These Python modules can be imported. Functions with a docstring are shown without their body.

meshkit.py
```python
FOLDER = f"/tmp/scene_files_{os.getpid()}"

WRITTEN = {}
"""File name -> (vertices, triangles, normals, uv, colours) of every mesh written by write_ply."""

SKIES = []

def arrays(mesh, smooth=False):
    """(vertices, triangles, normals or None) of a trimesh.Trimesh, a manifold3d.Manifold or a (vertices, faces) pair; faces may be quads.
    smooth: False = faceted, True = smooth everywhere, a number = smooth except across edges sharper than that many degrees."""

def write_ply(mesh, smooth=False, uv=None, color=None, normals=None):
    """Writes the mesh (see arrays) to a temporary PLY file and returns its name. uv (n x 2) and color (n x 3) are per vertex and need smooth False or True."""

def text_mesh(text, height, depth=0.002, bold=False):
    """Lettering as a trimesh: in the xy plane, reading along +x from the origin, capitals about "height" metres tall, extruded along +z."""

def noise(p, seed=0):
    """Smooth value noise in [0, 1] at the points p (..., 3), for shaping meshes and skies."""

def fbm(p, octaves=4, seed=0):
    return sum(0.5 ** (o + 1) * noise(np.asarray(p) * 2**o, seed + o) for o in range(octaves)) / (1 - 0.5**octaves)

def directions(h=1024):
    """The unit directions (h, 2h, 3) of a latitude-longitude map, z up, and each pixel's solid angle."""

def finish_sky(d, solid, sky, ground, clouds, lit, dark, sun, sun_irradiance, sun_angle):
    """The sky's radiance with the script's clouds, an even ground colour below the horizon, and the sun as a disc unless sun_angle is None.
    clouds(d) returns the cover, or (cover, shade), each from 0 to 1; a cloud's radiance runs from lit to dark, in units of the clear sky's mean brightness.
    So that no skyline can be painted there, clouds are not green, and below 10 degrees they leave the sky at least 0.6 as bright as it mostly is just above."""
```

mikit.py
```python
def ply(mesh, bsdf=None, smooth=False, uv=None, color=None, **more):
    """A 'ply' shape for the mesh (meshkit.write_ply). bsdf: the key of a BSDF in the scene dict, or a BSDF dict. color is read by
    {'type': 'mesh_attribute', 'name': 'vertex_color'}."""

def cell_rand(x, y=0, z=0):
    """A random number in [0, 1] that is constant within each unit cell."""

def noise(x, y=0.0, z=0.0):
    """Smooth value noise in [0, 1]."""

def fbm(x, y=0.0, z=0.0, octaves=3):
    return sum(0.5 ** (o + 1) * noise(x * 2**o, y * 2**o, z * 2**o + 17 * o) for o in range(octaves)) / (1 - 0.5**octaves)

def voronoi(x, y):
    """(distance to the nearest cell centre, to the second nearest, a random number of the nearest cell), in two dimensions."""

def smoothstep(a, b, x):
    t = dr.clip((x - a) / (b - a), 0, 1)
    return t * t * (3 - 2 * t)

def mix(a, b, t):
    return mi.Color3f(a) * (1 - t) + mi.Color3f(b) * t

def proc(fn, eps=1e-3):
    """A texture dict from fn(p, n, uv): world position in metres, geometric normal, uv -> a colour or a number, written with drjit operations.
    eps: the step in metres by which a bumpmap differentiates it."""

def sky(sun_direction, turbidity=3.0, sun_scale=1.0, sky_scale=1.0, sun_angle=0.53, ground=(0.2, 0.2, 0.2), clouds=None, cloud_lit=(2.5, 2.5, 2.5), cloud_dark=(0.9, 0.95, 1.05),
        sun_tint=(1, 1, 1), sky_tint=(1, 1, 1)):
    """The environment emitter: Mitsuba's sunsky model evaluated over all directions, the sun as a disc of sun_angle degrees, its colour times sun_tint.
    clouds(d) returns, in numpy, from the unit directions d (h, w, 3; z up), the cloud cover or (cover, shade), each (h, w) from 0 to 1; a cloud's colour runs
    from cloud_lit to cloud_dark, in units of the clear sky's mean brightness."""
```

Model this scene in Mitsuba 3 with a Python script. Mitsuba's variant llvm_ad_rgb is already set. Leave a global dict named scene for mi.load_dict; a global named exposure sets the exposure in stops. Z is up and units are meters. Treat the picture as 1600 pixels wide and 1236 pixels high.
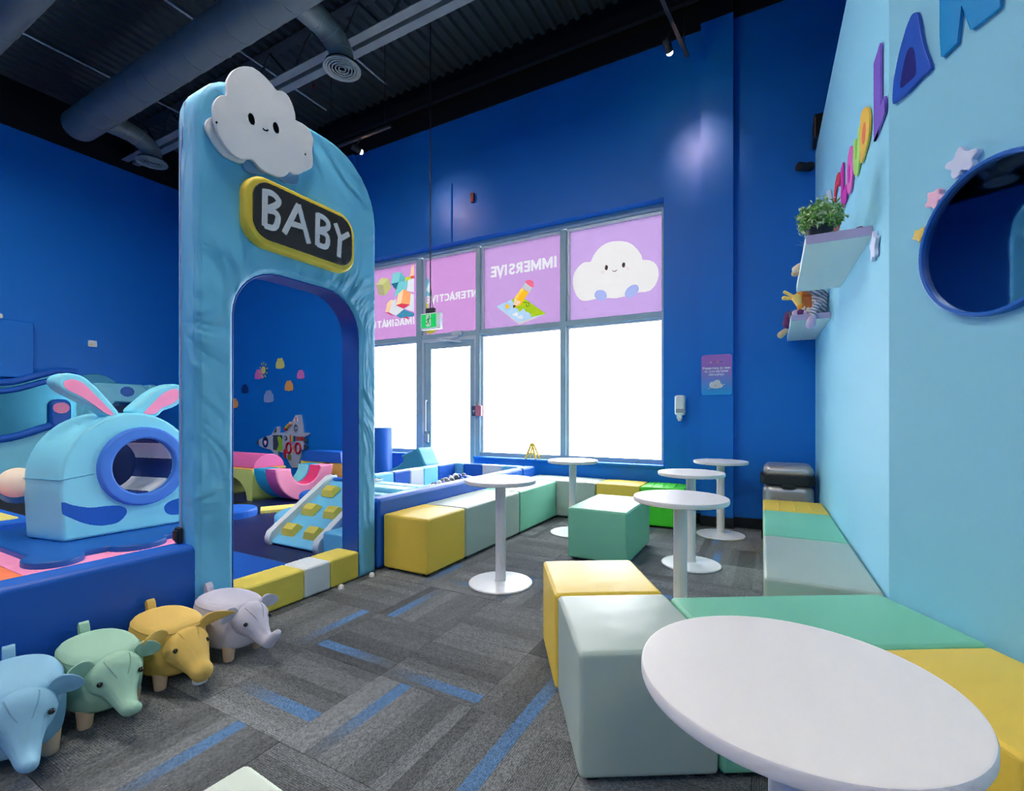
import math, random
import numpy as np, trimesh, manifold3d as mf, shapely
from shapely.geometry import Polygon, LineString, Point, box as sbox
from shapely.ops import unary_union
from shapely import affinity
import mitsuba as mi, drjit as dr, mikit, meshkit
from mikit import proc, noise, fbm, cell_rand, smoothstep, mix

random.seed(7)
rng = np.random.default_rng(7)
T = mi.ScalarTransform4f
PI = math.pi
scene, labels = {}, {}

# ---------------------------------------------------------------- camera, daylight, lamps, exposure
EYE = np.array([0.0, 0.0, 1.2])
HEAD = math.atan2(407, 745)                       # the camera looks this far left of the room's +y axis
FW = np.array([-math.sin(HEAD), math.cos(HEAD), 0.0])
scene['camera'] = {'type': 'perspective', 'fov': math.degrees(2 * math.atan(800 / 745)), 'fov_axis': 'x',
                   'principal_point_offset_y': -31 / 1236, 'near_clip': 0.05, 'far_clip': 200.0,
                   'to_world': T().look_at(origin=EYE.tolist(), target=(EYE + FW).tolist(), up=[0, 0, 1])}
exposure = 1.8
scene['daylight'] = {'type': 'constant', 'radiance': {'type': 'rgb', 'value': [3.3, 3.4, 3.5]}}
LAMP = [17.0, 15.6, 13.6]                            # radiance of the unseen pendant lamps (their builder is below)
SPOT = [1.7, .95, .75]

# ---------------------------------------------------------------- colours and materials
def lin(c):
    c = np.asarray(c, float) / 255
    return np.where(c <= 0.04045, c / 12.92, ((c + 0.055) / 1.055) ** 2.4).tolist()

def mat(key, rgb, rough=0.5, spec=0.5, metal=0.0, bump=None, two=False, **more):
    b = {'type': 'principled', 'base_color': rgb if isinstance(rgb, dict) else {'type': 'rgb', 'value': lin(rgb)}, 'roughness': rough, 'specular': spec, **more}
    if metal: b['metallic'] = metal
    if bump: b = {'type': 'bumpmap', 'arbitrary': {**bump[0]}, 'scale': bump[1], 'bsdf': b}
    if two: b = {'type': 'twosided', 'bsdf': b}
    scene[key] = b
    return key

def f_leather(p, n, uv): return fbm(p.x * 9, p.y * 9, p.z * 9, 2) * 0.004 + noise(p.x * 500, p.y * 500, p.z * 500) * 0.00012
def f_wrinkle(p, n, uv):
    k = noise(p.y * 2.2, p.z * 2.2, p.x * 3)
    w = fbm(p.y * 11 + p.z * 6 * k + 2 * k, p.z * 3.4 - p.y * 3 * k, p.x * 6, 3)
    return w * 0.034 * (0.35 + 1.1 * smoothstep(.35, .75, noise(p.y * 3 + 9, p.z * 2.5, p.x * 2)))
def f_cloth(p, n, uv): return fbm(p.x * 16, p.y * 16, p.z * 16, 3) * 0.006 + noise(p.x * 700, p.y * 700, p.z * 700) * 0.0003
def f_plaster(p, n, uv): return fbm(p.x * 120, p.y * 120, p.z * 120, 2) * 0.0008
BL = (proc(f_leather), 1.0); BW = (proc(f_wrinkle, 4e-3), 1.0); BC = (proc(f_cloth, 2e-3), 1.0); BP = (proc(f_plaster), 1.0)

# paint
mat('m_blue', (4, 112, 204), 0.45, 0.38, bump=BP)
mat('m_cyan', (136, 202, 226), 0.65, 0.35, bump=BP)
mat('m_black', (17, 20, 23), 0.7, 0.3)
mat('m_deck', (58, 70, 70), 0.6, 0.4)
mat('m_duct', (112, 124, 120), 0.42, 0.5)
mat('m_steel', (142, 156, 152), 0.5, 0.5)
mat('m_base', (18, 24, 30), 0.6, 0.4)
mat('m_floor', (40, 44, 50), 0.95, 0.1)
mat('m_shell', (60, 90, 140), 0.8, 0.2)
# metal, plastic
mat('m_alu', (150, 178, 188), 0.42, 0.5)
mat('m_alulight', (198, 208, 214), 0.4, 0.5, 0.2)
mat('m_chrome', (205, 208, 212), 0.22, 0.5, 0.9)
mat('m_brushed', (196, 190, 190), 0.34, 0.5, 0.7)
mat('m_white', (224, 222, 222), 0.45, 0.45)
mat('m_whitebase', (232, 234, 238), 0.3, 0.5)
mat('m_offwhite', (222, 222, 224), 0.6, 0.4)
mat('m_plastic', (222, 230, 228), 0.35, 0.5)
mat('m_greyplastic', (150, 160, 165), 0.4, 0.5)
mat('m_darkplastic', (24, 28, 32), 0.45, 0.5)
mat('m_red', (100, 14, 32), 0.45, 0.5)
mat('m_redbox', (205, 120, 135), 0.4, 0.5)
mat('m_lilac', (178, 170, 205), 0.55, 0.4)
mat('m_shelf', (214, 228, 226), 0.5, 0.4)
# upholstery
for k, c in dict(yellow=(234, 200, 76), grey=(168, 184, 174), mint=(124, 200, 168), lime=(70, 205, 45), pale=(214, 226, 212)).items():
    mat('m_seat_' + k, c, 0.42, 0.45, bump=BL)
mat('m_stitch', (120, 128, 120), 0.8, 0.2)
for k, c in dict(sky=(104, 190, 228), royal=(22, 92, 188), navy=(22, 46, 110), aqua=(128, 216, 236), teal=(60, 150, 182), white=(214, 224, 226), yellow=(222, 206, 88),
                 pink=(244, 150, 190), hot=(236, 64, 124), magenta=(196, 84, 160), turq=(30, 160, 205), olive=(190, 200, 110), lemon=(240, 226, 120), peach=(238, 190, 100), cream=(240, 224, 200), midnight=(28, 36, 84), bright=(36, 110, 215), navy2=(14, 72, 160), lowwall=(22, 88, 184), orange=(250, 130, 80), matblue=(14, 82, 160), ring=(64, 124, 214), hold=(212, 200, 84), rose=(224, 104, 164), lemon2=(236, 206, 90), purple=(150, 110, 200)).items():
    mat('m_pad_' + k, c, 0.45, 0.45, bump=BL)
mat('m_gate', (106, 190, 226), 0.5, 0.4, bump=BW)
mat('m_gateyellow', (236, 206, 70), 0.5, 0.4, bump=BL)
mat('m_signblack', (44, 42, 40), 0.45, 0.5, bump=BW)
mat('m_letterwhite', (206, 210, 214), 0.6, 0.3)
for k, c in dict(blue=(128, 176, 204), green=(150, 190, 168), ochre=(212, 178, 96), lilac=(196, 194, 208)).items():
    mat('m_plush_' + k, c, 0.75, 0.25, sheen=0.35, bump=BC); mat('m_seam_' + k, [x * .86 for x in c], .8, .2)
mat('m_wood', (226, 196, 166), 0.5, 0.4)
mat('m_eye', (12, 12, 14), 0.12, 0.6)
mat('m_mirror', (150, 172, 190), 0.03, 0.5, 1.0)
mat('m_wavemirror', (64, 128, 148), 0.22, 0.5, 1.0)
for k, c in dict(purple=(126, 92, 196), blue=(24, 84, 190), navy=(10, 24, 120), cyan=(0, 140, 206), yellow=(240, 196, 66), orange=(238, 132, 70), green=(176, 226, 110), pink=(226, 108, 190),
                 magenta=(206, 50, 170), crimson=(222, 60, 80), white=(222, 234, 240), rim=(28, 100, 190), starwhite=(206, 216, 240), starpink=(238, 190, 214), staryellow=(238, 208, 110), stickerpink=(226, 120, 190),
                 stickerorange=(244, 170, 86), stickeryellow=(222, 212, 120), stickerblue=(140, 164, 214), stickernavy=(10, 50, 120), board=(176, 186, 204), slate=(66, 72, 86), rubber=(200, 24, 50), lime=(150, 200, 50), tan=(220, 180, 150), greyblue=(120, 160, 196), black=(24, 26, 28), olive=(120, 130, 50), brown=(150, 84, 66), purplegrey=(150, 146, 180)).items():
    mat('m_acr_' + k, c, 0.4, 0.45)
for k, c in dict(beige=(208, 184, 150), cream=(236, 220, 196), plum=(104, 60, 110), orange=(240, 164, 60), yellow=(246, 214, 120), rust=(176, 110, 66), white=(236, 228, 220), lilac=(206, 186, 216)).items(): mat('m_fur_' + k, c, 0.8, 0.2, sheen=.4)
mat('m_fur_zebra', proc(lambda p, n, uv: mix((.62, .60, .68), (.20, .20, .27), smoothstep(-.1, .6, dr.sin(p.z * 210 + p.x * 120 + 5 * noise(p.x * 14, p.y * 14, p.z * 14))))), 0.8, 0.2)
for k, c in dict(blue=(30, 90, 190), white=(226, 230, 236), grey=(86, 96, 104)).items(): mat('m_ball_' + k, c, .3, .5)
for k, c in dict(leaf=(110, 168, 70), leaf2=(206, 224, 178), leaf3=(110, 158, 150), stem=(90, 120, 60)).items():
    scene['m_' + k] = {'type': 'twosided', 'bsdf': {'type': 'principled', 'base_color': {'type': 'rgb', 'value': lin(c)}, 'roughness': .5}}
mat('m_pot', (34, 40, 52), 0.5, 0.4)
mat('m_glow', (240, 240, 240), 0.5, 0.3); mat('m_exit', (0, 170, 60), 0.4, 0.4); mat('m_exitwhite', (240, 245, 240), 0.4, 0.4)

# ---------------------------------------------------------------- mesh helpers
def arr(m):
    if isinstance(m, tuple): return np.asarray(m[0], float), np.asarray(m[1], int)
    if hasattr(m, 'to_mesh'):
        q = m.to_mesh(); return np.asarray(q.vert_properties[:, :3], float), np.asarray(q.tri_verts, int)
    return np.asarray(m.vertices, float), np.asarray(m.faces, int)

def join(*ms):
    vs, fs, k = [], [], 0
    for m in ms:
        v, f = arr(m); vs.append(v); fs.append(f + k); k += len(v)
    return np.vstack(vs), np.vstack(fs)

def frame(m, o=(0, 0, 0), eu=(1, 0, 0), ev=(0, 1, 0), ew=(0, 0, 1)):
    v, f = arr(m); A = np.array([eu, ev, ew], float)
    w = v @ A + np.asarray(o, float)
    return (w, f[:, ::-1]) if np.linalg.det(A) < 0 else (w, f)

def turn(m, deg=0, o=(0, 0, 0)):
    a = math.radians(deg)
    return frame(m, o, (math.cos(a), math.sin(a), 0), (-math.sin(a), math.cos(a), 0), (0, 0, 1))

def bx(x0, x1, y0, y1, z0, z1):
    v = np.array([[x, y, z] for x in (x0, x1) for y in (y0, y1) for z in (z0, z1)], float)
    f = np.array([[0, 1, 3], [0, 3, 2], [4, 6, 7], [4, 7, 5], [0, 4, 5], [0, 5, 1], [2, 3, 7], [2, 7, 6], [0, 2, 6], [0, 6, 4], [1, 5, 7], [1, 7, 3]])
    return v, f

def rb(x0, x1, y0, y1, z0, z1, r=0.02, n=3, puff=0.0, m=1):
    """A box with rounded edges; puff lifts the middle of its top."""
    c = np.array([(x0 + x1) / 2, (y0 + y1) / 2, (z0 + z1) / 2]); h = np.array([x1 - x0, y1 - y0, z1 - z0]) / 2
    r = min(r, h.min() * 0.999)
    if puff: m = max(m, 7)
    def ax(i):
        t = r * np.tan(np.linspace(PI / 4, 0, n + 1)); k = h[i] - r
        return np.concatenate([-k - t, np.linspace(-k, k, m + 1)[1:-1], k + t[::-1]]) if k > 1e-9 else np.concatenate([-t, t[::-1][1:]])
    A = [ax(0), ax(1), ax(2)]; V, F, k = [], [], 0
    for a in range(3):
        b, d = (a + 1) % 3, (a + 2) % 3
        for s in (-1, 1):
            g, q = np.meshgrid(A[b], A[d], indexing='ij'); P = np.zeros((g.size, 3))
            P[:, a] = s * h[a]; P[:, b] = g.ravel(); P[:, d] = q.ravel()
            nb, nd = len(A[b]), len(A[d]); i, j = np.meshgrid(np.arange(nb - 1), np.arange(nd - 1), indexing='ij')
            q0 = (i * nd + j).ravel(); f = np.vstack([np.c_[q0, q0 + nd, q0 + nd + 1], np.c_[q0, q0 + nd + 1, q0 + 1]])
            if s < 0: f = f[:, ::-1]
            V.append(P); F.append(f + k); k += len(P)
    V, F = np.vstack(V), np.vstack(F)
    inner = np.clip(V, -(h - r), h - r); d = V - inner; L = np.linalg.norm(d, axis=1, keepdims=True)
    V = inner + r * d / np.maximum(L, 1e-12)
    if puff:
        top = V[:, 2] > 0
        V[top, 2] += puff * (1 - (V[top, 0] / h[0]) ** 2) * (1 - (V[top, 1] / h[1]) ** 2)
    t = trimesh.Trimesh(V + c, F, process=False); t.merge_vertices(digits_vertex=7)
    t.update_faces(t.nondegenerate_faces()); t.remove_unreferenced_vertices()
    return t.vertices, t.faces

def rings(poly):
    poly = shapely.geometry.polygon.orient(poly, 1.0)
    return [np.asarray(r.coords)[:-1, :2] for r in [poly.exterior, *poly.interiors]]

def inset(P, d):
    a, b = P - np.roll(P, 1, 0), np.roll(P, -1, 0) - P
    def nl(e): e = e / np.maximum(np.linalg.norm(e, axis=1, keepdims=True), 1e-12); return np.c_[-e[:, 1], e[:, 0]]
    n = nl(a) + nl(b); L = np.linalg.norm(n, axis=1, keepdims=True); n = n / np.maximum(L, 1e-9)
    return P + n * d * np.minimum(2 / np.maximum(L, 1e-9), 1.6)

def pad(poly, w0, w1, r=0.0, both=False, n=3):
    """A plate of the outline in (u, v), from w0 to w1, its front edge (and its back edge) rounded by r."""
    if poly.geom_type != 'Polygon': return join(*[pad(g, w0, w1, r, both, n) for g in poly.geoms if g.area > 1e-7])
    R = rings(poly); lay = []
    t = np.linspace(0, PI / 2, n + 1)
    if r and both: lay += [(r * (1 - math.cos(PI / 2 - a)), w0 + r * (1 - math.sin(PI / 2 - a))) for a in t][:-1]
    else: lay.append((0, w0))
    if r: lay += [(r * (1 - math.cos(a)), w1 - r + r * math.sin(a)) for a in t]
    else: lay.append((0, w1))
    V, F, k, N = [], [], 0, [len(x) for x in R]; tot = sum(N)
    for d, w in lay:
        for x in R:
            q = inset(x, d) if d else x
            V.append(np.c_[q, np.full(len(q), w)])
    V = np.vstack(V)
    for l in range(len(lay) - 1):
        o = 0
        for c in N:
            i = np.arange(c); a = l * tot + o + i; b = l * tot + o + (i + 1) % c
            F += [np.c_[a, b, b + tot], np.c_[a, b + tot, a + tot]]; o += c
    for l, flip in ((0, True), (len(lay) - 1, False)):
        P = V[l * tot:(l + 1) * tot, :2]; s = np.cumsum([0] + N)
        tr = np.asarray(mf.triangulate([P[s[i]:s[i + 1]] for i in range(len(N))]))
        F.append((tr[:, ::-1] if flip else tr) + l * tot)
    return V, np.vstack(F)

def smooth(pts, k=6):
    """A closed curve through the points."""
    P = np.asarray(pts, float); n = len(P); out = []
    for i in range(n):
        a, b, c, d = P[i - 1], P[i], P[(i + 1) % n], P[(i + 2) % n]
        for t in np.arange(k) / k:
            out.append(0.5 * ((2 * b) + (c - a) * t + (2 * a - 5 * b + 4 * c - d) * t * t + (3 * b - a - 3 * c + d) * t ** 3))
    p = Polygon(out)
    return p if p.is_valid else p.buffer(0)

def ell(x, y, rx, ry=None, n=32, rot=0):
    p = Polygon([(rx * math.cos(t), (ry or rx) * math.sin(t)) for t in np.arange(n) * 2 * PI / n])
    return affinity.translate(affinity.rotate(p, rot, origin=(0, 0)), x, y)

def rrect(x0, x1, y0, y1, r, q=8):
    return sbox(x0 + r, y0 + r, x1 - r, y1 - r).buffer(r, quad_segs=q)

def smoothline(pts, k=6):
    P = np.asarray(pts, float); P = np.vstack([2 * P[0] - P[1], P, 2 * P[-1] - P[-2]]); out = []
    for i in range(1, len(P) - 2):
        a, b, c, d = P[i - 1:i + 3]
        for t in np.arange(k) / k: out.append(tuple(0.5 * ((2 * b) + (c - a) * t + (2 * a - 5 * b + 4 * c - d) * t * t + (3 * b - a - 3 * c + d) * t ** 3)))
    return out + [tuple(P[-2])]

def stroke(pts, w): return LineString(pts).buffer(w / 2, cap_style='flat', join_style='mitre')

def lathe(prof, n=40, o=(0, 0, 0)):
    P = np.asarray(prof, float); V, F, idx = [], [], []
    a = np.arange(n) * 2 * PI / n; k = 0
    for r, z in P:
        if r < 1e-9: V.append([[0, 0, z]]); idx.append((k, 1)); k += 1
        else: V.append(np.c_[r * np.cos(a), r * np.sin(a), np.full(n, z)]); idx.append((k, n)); k += n
    for (s, c), (u, d) in zip(idx[:-1], idx[1:]):
        i = np.arange(n); j = (i + 1) % n
        if c == n and d == n: F += [np.c_[s + i, s + j, u + j], np.c_[s + i, u + j, u + i]]
        elif d == 1 and c == n: F.append(np.c_[s + i, s + j, np.full(n, u)])
        elif c == 1 and d == n: F.append(np.c_[np.full(n, s), u + j, u + i])
    return np.vstack(V) + np.asarray(o, float), np.vstack(F)

def aim(m, o, d, up=(0, 0, 1)):
    """Places a mesh built along +z so that +z points along d."""
    w = np.asarray(d, float); w = w / np.linalg.norm(w)
    u = np.cross(up, w)
    if np.linalg.norm(u) < 1e-4: u = np.cross((1, 0, 0), w)
    u /= np.linalg.norm(u)
    return frame(m, o, u, np.cross(w, u), w)

def tube(pts, r, n=10, caps=True):
    P = np.asarray(pts, float); r = np.broadcast_to(r, (len(P),)); t = np.gradient(P, axis=0); t /= np.linalg.norm(t, axis=1, keepdims=True)
    a = np.cross(t[0], (0, 0, 1) if abs(t[0][2]) < 0.9 else (1, 0, 0)); a /= np.linalg.norm(a); V = []
    g = np.arange(n) * 2 * PI / n
    for i in range(len(P)):
        a = a - t[i] * (a @ t[i]); a /= np.linalg.norm(a); b = np.cross(t[i], a)
        V.append(P[i] + r[i] * (np.cos(g)[:, None] * a + np.sin(g)[:, None] * b))
    V = np.vstack(V); F = []; i = np.arange(n); j = (i + 1) % n
    for k in range(len(P) - 1): F += [np.c_[k * n + i, k * n + j, (k + 1) * n + j], np.c_[k * n + i, (k + 1) * n + j, (k + 1) * n + i]]
    if caps:
        s = len(V); V = np.vstack([V, P[:1], P[-1:]]); e = (len(P) - 1) * n
        F += [np.c_[np.full(n, s), j, i], np.c_[np.full(n, s + 1), e + i, e + j]]
    return V, np.vstack(F)

def ball(r, o=(0, 0, 0), s=(1, 1, 1), sub=2):
    m = trimesh.creation.icosphere(subdivisions=sub, radius=r)
    return m.vertices * np.asarray(s) + np.asarray(o, float), m.faces

def blob(joints, res=0.012, it=8):
    """One continuous body from chains of (point, radius) pairs, smoothed."""
    M = None
    for ch in joints:
        for (p, a), (q, b) in zip(ch[:-1], ch[1:]):
            def sph(c, r):
                r = np.broadcast_to(r, (3,)); return mf.Manifold.sphere(1.0, 20).scale([float(x) for x in r]).translate([float(x) for x in c])
            h = mf.Manifold.batch_hull([sph(p, a), sph(q, b)])
            M = h if M is None else M + h
    M = M.refine_to_length(res); v, f = arr(M)
    t = trimesh.Trimesh(v, f, process=False); t.merge_vertices()
    trimesh.smoothing.filter_taubin(t, iterations=it)
    return np.asarray(t.vertices), np.asarray(t.faces)

# ---------------------------------------------------------------- scene helpers
def fresh(key):
    if key not in scene and key not in labels and not any(k.startswith(key + '__') for k in (*scene, *labels)): return key
    i = 1
    while True:
        k = f'{key}_{i:03d}'
        if k not in scene and k not in labels: return k
        i += 1

def put(key, mesh, m, smooth=35, parent=None, label=None):
    key = (parent + '__' if parent else '') + key
    if key in scene:
        i = 1
        while f'{key}_{i:03d}' in scene: i += 1
        key = f'{key}_{i:03d}'
    scene[key] = mikit.ply(mesh, m, smooth=smooth)
    if label: labels[key] = {'label': label}
    return key

def thing(name, label, cat, group=None):
    key = fresh(name); labels[key] = {'label': label, 'category': cat}
    if group: labels[key]['group'] = group
    return key

def one(name, mesh, m, label, cat, group=None, smooth=35):
    key = thing(name, label, cat, group); scene[key] = mikit.ply(mesh, m, smooth=smooth); return key

def struct(name, mesh, m, parent=None, smooth=False):
    k = put(name, mesh, m, smooth, parent)
    if not parent: labels[k] = {'kind': 'structure'}
    return k

# ---------------------------------------------------------------- outlines in metres (each in the plane of its thing)
CLOUD_FRONT = [(1.544,3.023),(1.551,3.056),(1.583,3.119),(1.635,3.171),(1.696,3.202),(1.76,3.197),(1.81,3.178),(1.843,3.16),(1.882,3.179),(1.922,3.171),(1.954,3.129),(1.972,3.075),(1.972,3.026),(2.015,2.983),(2.048,2.918),(2.056,2.838),(2.034,2.762),(2.0,2.725),(1.959,2.708),(1.933,2.709),(1.904,2.672),(1.861,2.646),(1.81,2.638),(1.744,2.639),(1.688,2.669),(1.635,2.646),(1.591,2.641),(1.54,2.667),(1.499,2.716),(1.475,2.787),(1.472,2.854),(1.485,2.896),(1.513,2.937),(1.542,2.956)]
CLOUD_ARM_L = [(1.509,2.842),(1.485,2.817),(1.452,2.776),(1.444,2.737),(1.462,2.698),(1.495,2.66),(1.537,2.63),(1.58,2.626),(1.646,2.635),(1.669,2.694),(1.58,2.759)]
CLOUD_ARM_R = [(1.972,3.063),(1.995,3.068),(2.047,3.075),(2.096,3.059),(2.126,3.007),(2.116,2.942),(2.121,2.885),(2.116,2.832),(2.086,2.797),(2.028,2.763),(1.99,2.848),(1.963,2.957)]
CLOUD_FOOT_L = [(1.646,2.668),(1.65,2.626),(1.669,2.605),(1.696,2.601),(1.74,2.614),(1.78,2.636),(1.805,2.682),(1.764,2.709),(1.7,2.709)]
CLOUD_FOOT_R = [(1.873,2.681),(1.882,2.653),(1.917,2.645),(1.972,2.652),(2.004,2.67),(2.017,2.712),(1.99,2.737),(1.935,2.733)]
CLOUD_EYES = [(1.683,2.899),(1.837,2.93)]
CLOUD_MOUTH = [(1.753,2.885),(1.758,2.878),(1.773,2.879),(1.784,2.887),(1.785,2.894)]
CLOUD_SCREWS = [(1.487,2.774),(2.042,2.869)]
BABY = [[(1.755,2.518),(1.752,2.307)],[(1.755,2.508),(1.803,2.515),(1.841,2.493),(1.832,2.463),(1.786,2.426),(1.755,2.406)],[(1.755,2.402),(1.811,2.412),(1.838,2.391),(1.828,2.337),(1.803,2.313),(1.752,2.31)],[(1.979,2.519),(1.88,2.308)],[(1.979,2.519),(2.055,2.3)],[(1.924,2.383),(2.016,2.391)],[(2.124,2.517),(2.119,2.308)],[(2.124,2.508),(2.175,2.506),(2.207,2.482),(2.196,2.444),(2.124,2.411)],[(2.124,2.407),(2.186,2.402),(2.205,2.369),(2.186,2.32),(2.119,2.315)],[(2.266,2.503),(2.307,2.42)],[(2.384,2.471),(2.307,2.411)],[(2.307,2.42),(2.296,2.285)]]
SIGN = [(1.618,2.412),(1.674,2.579),(1.737,2.603),(2.373,2.586),(2.458,2.488),(2.455,2.302),(2.361,2.19),(1.737,2.192),(1.629,2.271)]
SIGNIN = [(1.67,2.433),(1.705,2.559),(1.77,2.575),(2.35,2.56),(2.431,2.461),(2.425,2.312),(2.373,2.235),(1.753,2.243),(1.678,2.303)]
EAR_L = [(2.158,1.181),(2.053,1.266),(1.936,1.343),(1.824,1.414),(1.775,1.482),(1.786,1.539),(1.84,1.577),(1.895,1.579),(1.969,1.556),(2.053,1.477),(2.14,1.364),(2.239,1.213)]
EAR_L_IN = [(2.14,1.207),(2.036,1.297),(1.936,1.378),(1.856,1.426),(1.824,1.475),(1.84,1.514),(1.895,1.524),(1.961,1.493),(2.036,1.403),(2.179,1.22)]
EAR_R = [(2.333,1.229),(2.42,1.35),(2.52,1.445),(2.624,1.509),(2.71,1.53),(2.772,1.505),(2.794,1.421),(2.765,1.335),(2.688,1.279),(2.603,1.245),(2.54,1.191)]
EAR_R_IN = [(2.43,1.221),(2.5,1.318),(2.582,1.413),(2.645,1.458),(2.71,1.478),(2.747,1.443),(2.743,1.383),(2.677,1.321),(2.582,1.273),(2.52,1.214)]
FOOT_L = [(1.787,0.431),(1.872,0.39),(1.985,0.353),(2.087,0.35),(2.193,0.339),(2.252,0.301),(2.254,0.245),(2.193,0.18),(2.105,0.17),(2.036,0.178),(1.936,0.221),(1.856,0.277),(1.79,0.336)]
FOOT_R = [(2.937,0.333),(2.821,0.337),(2.688,0.333),(2.592,0.308),(2.555,0.261),(2.571,0.204),(2.634,0.169),(2.732,0.171),(2.821,0.191),(2.937,0.208)]
ROCKET = [(-8.615,0.685),(-8.473,0.762),(-8.333,0.809),(-8.173,0.834),(-8.004,0.992),(-7.931,0.995),(-7.937,0.874),(-7.784,0.887),(-7.622,1.041),(-7.474,1.209),(-7.338,1.211),(-7.27,0.893),(-7.124,0.893),(-7.124,0.862),(-7.174,0.84),(-7.252,0.818),(-7.252,0.592),(-7.328,0.589),(-7.338,0.493),(-7.411,0.269),(-7.58,0.26),(-7.795,0.517),(-7.96,0.532),(-7.949,0.451),(-8.038,0.457),(-8.173,0.56),(-8.333,0.576),(-8.496,0.615)]
RK_DARK = [(-8.1,0.835),(-7.838,0.834),(-7.849,0.564),(-8.1,0.563)]
RK_NOSE = [(-8.615,0.685),(-8.52,0.739),(-8.524,0.636)]
RK_TRI = [(-8.004,0.992),(-7.931,0.995),(-7.937,0.874),(-8.15,0.842)]
RK_PTS = [(-8.329,0.7),(-7.74,0.786),(-7.453,0.973),(-7.453,1.125),(-7.644,0.613),(-7.394,0.615),(-7.633,0.446),(-7.537,0.54),(-7.762,0.518)]
RK_XYLO = [(-7.618,0.845),(-7.453,0.848),(-7.453,0.724),(-7.618,0.719)]
RK_RED = [(-7.453,0.821),(-7.262,0.825),(-7.262,0.753),(-7.453,0.749)]
RK_JETS = [(-7.252,0.811),(-7.164,0.793),(-7.164,0.731),(-7.252,0.718),(-7.252,0.688),(-7.164,0.677),(-7.164,0.616),(-7.252,0.599)]
RK_GREEN = [(-7.975,0.795),(-7.926,0.818),(-7.871,0.797),(-7.86,0.769),(-7.834,0.756),(-7.838,0.55),(-7.971,0.539),(-7.982,0.581),(-7.926,0.668),(-7.96,0.753)]
RK_BEADS = [(-7.708,0.956),(-7.676,0.991),(-7.633,1.02),(-7.58,1.055)]
W_IMMERSIVE = [(-3.534,3.313),(-2.479,3.303),(-2.486,3.156),(-3.531,3.156)]
W_PENCIL_BODY = [(-3.019,2.949),(-2.909,2.871),(-3.033,2.714),(-3.15,2.682),(-3.128,2.827)]
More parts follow.
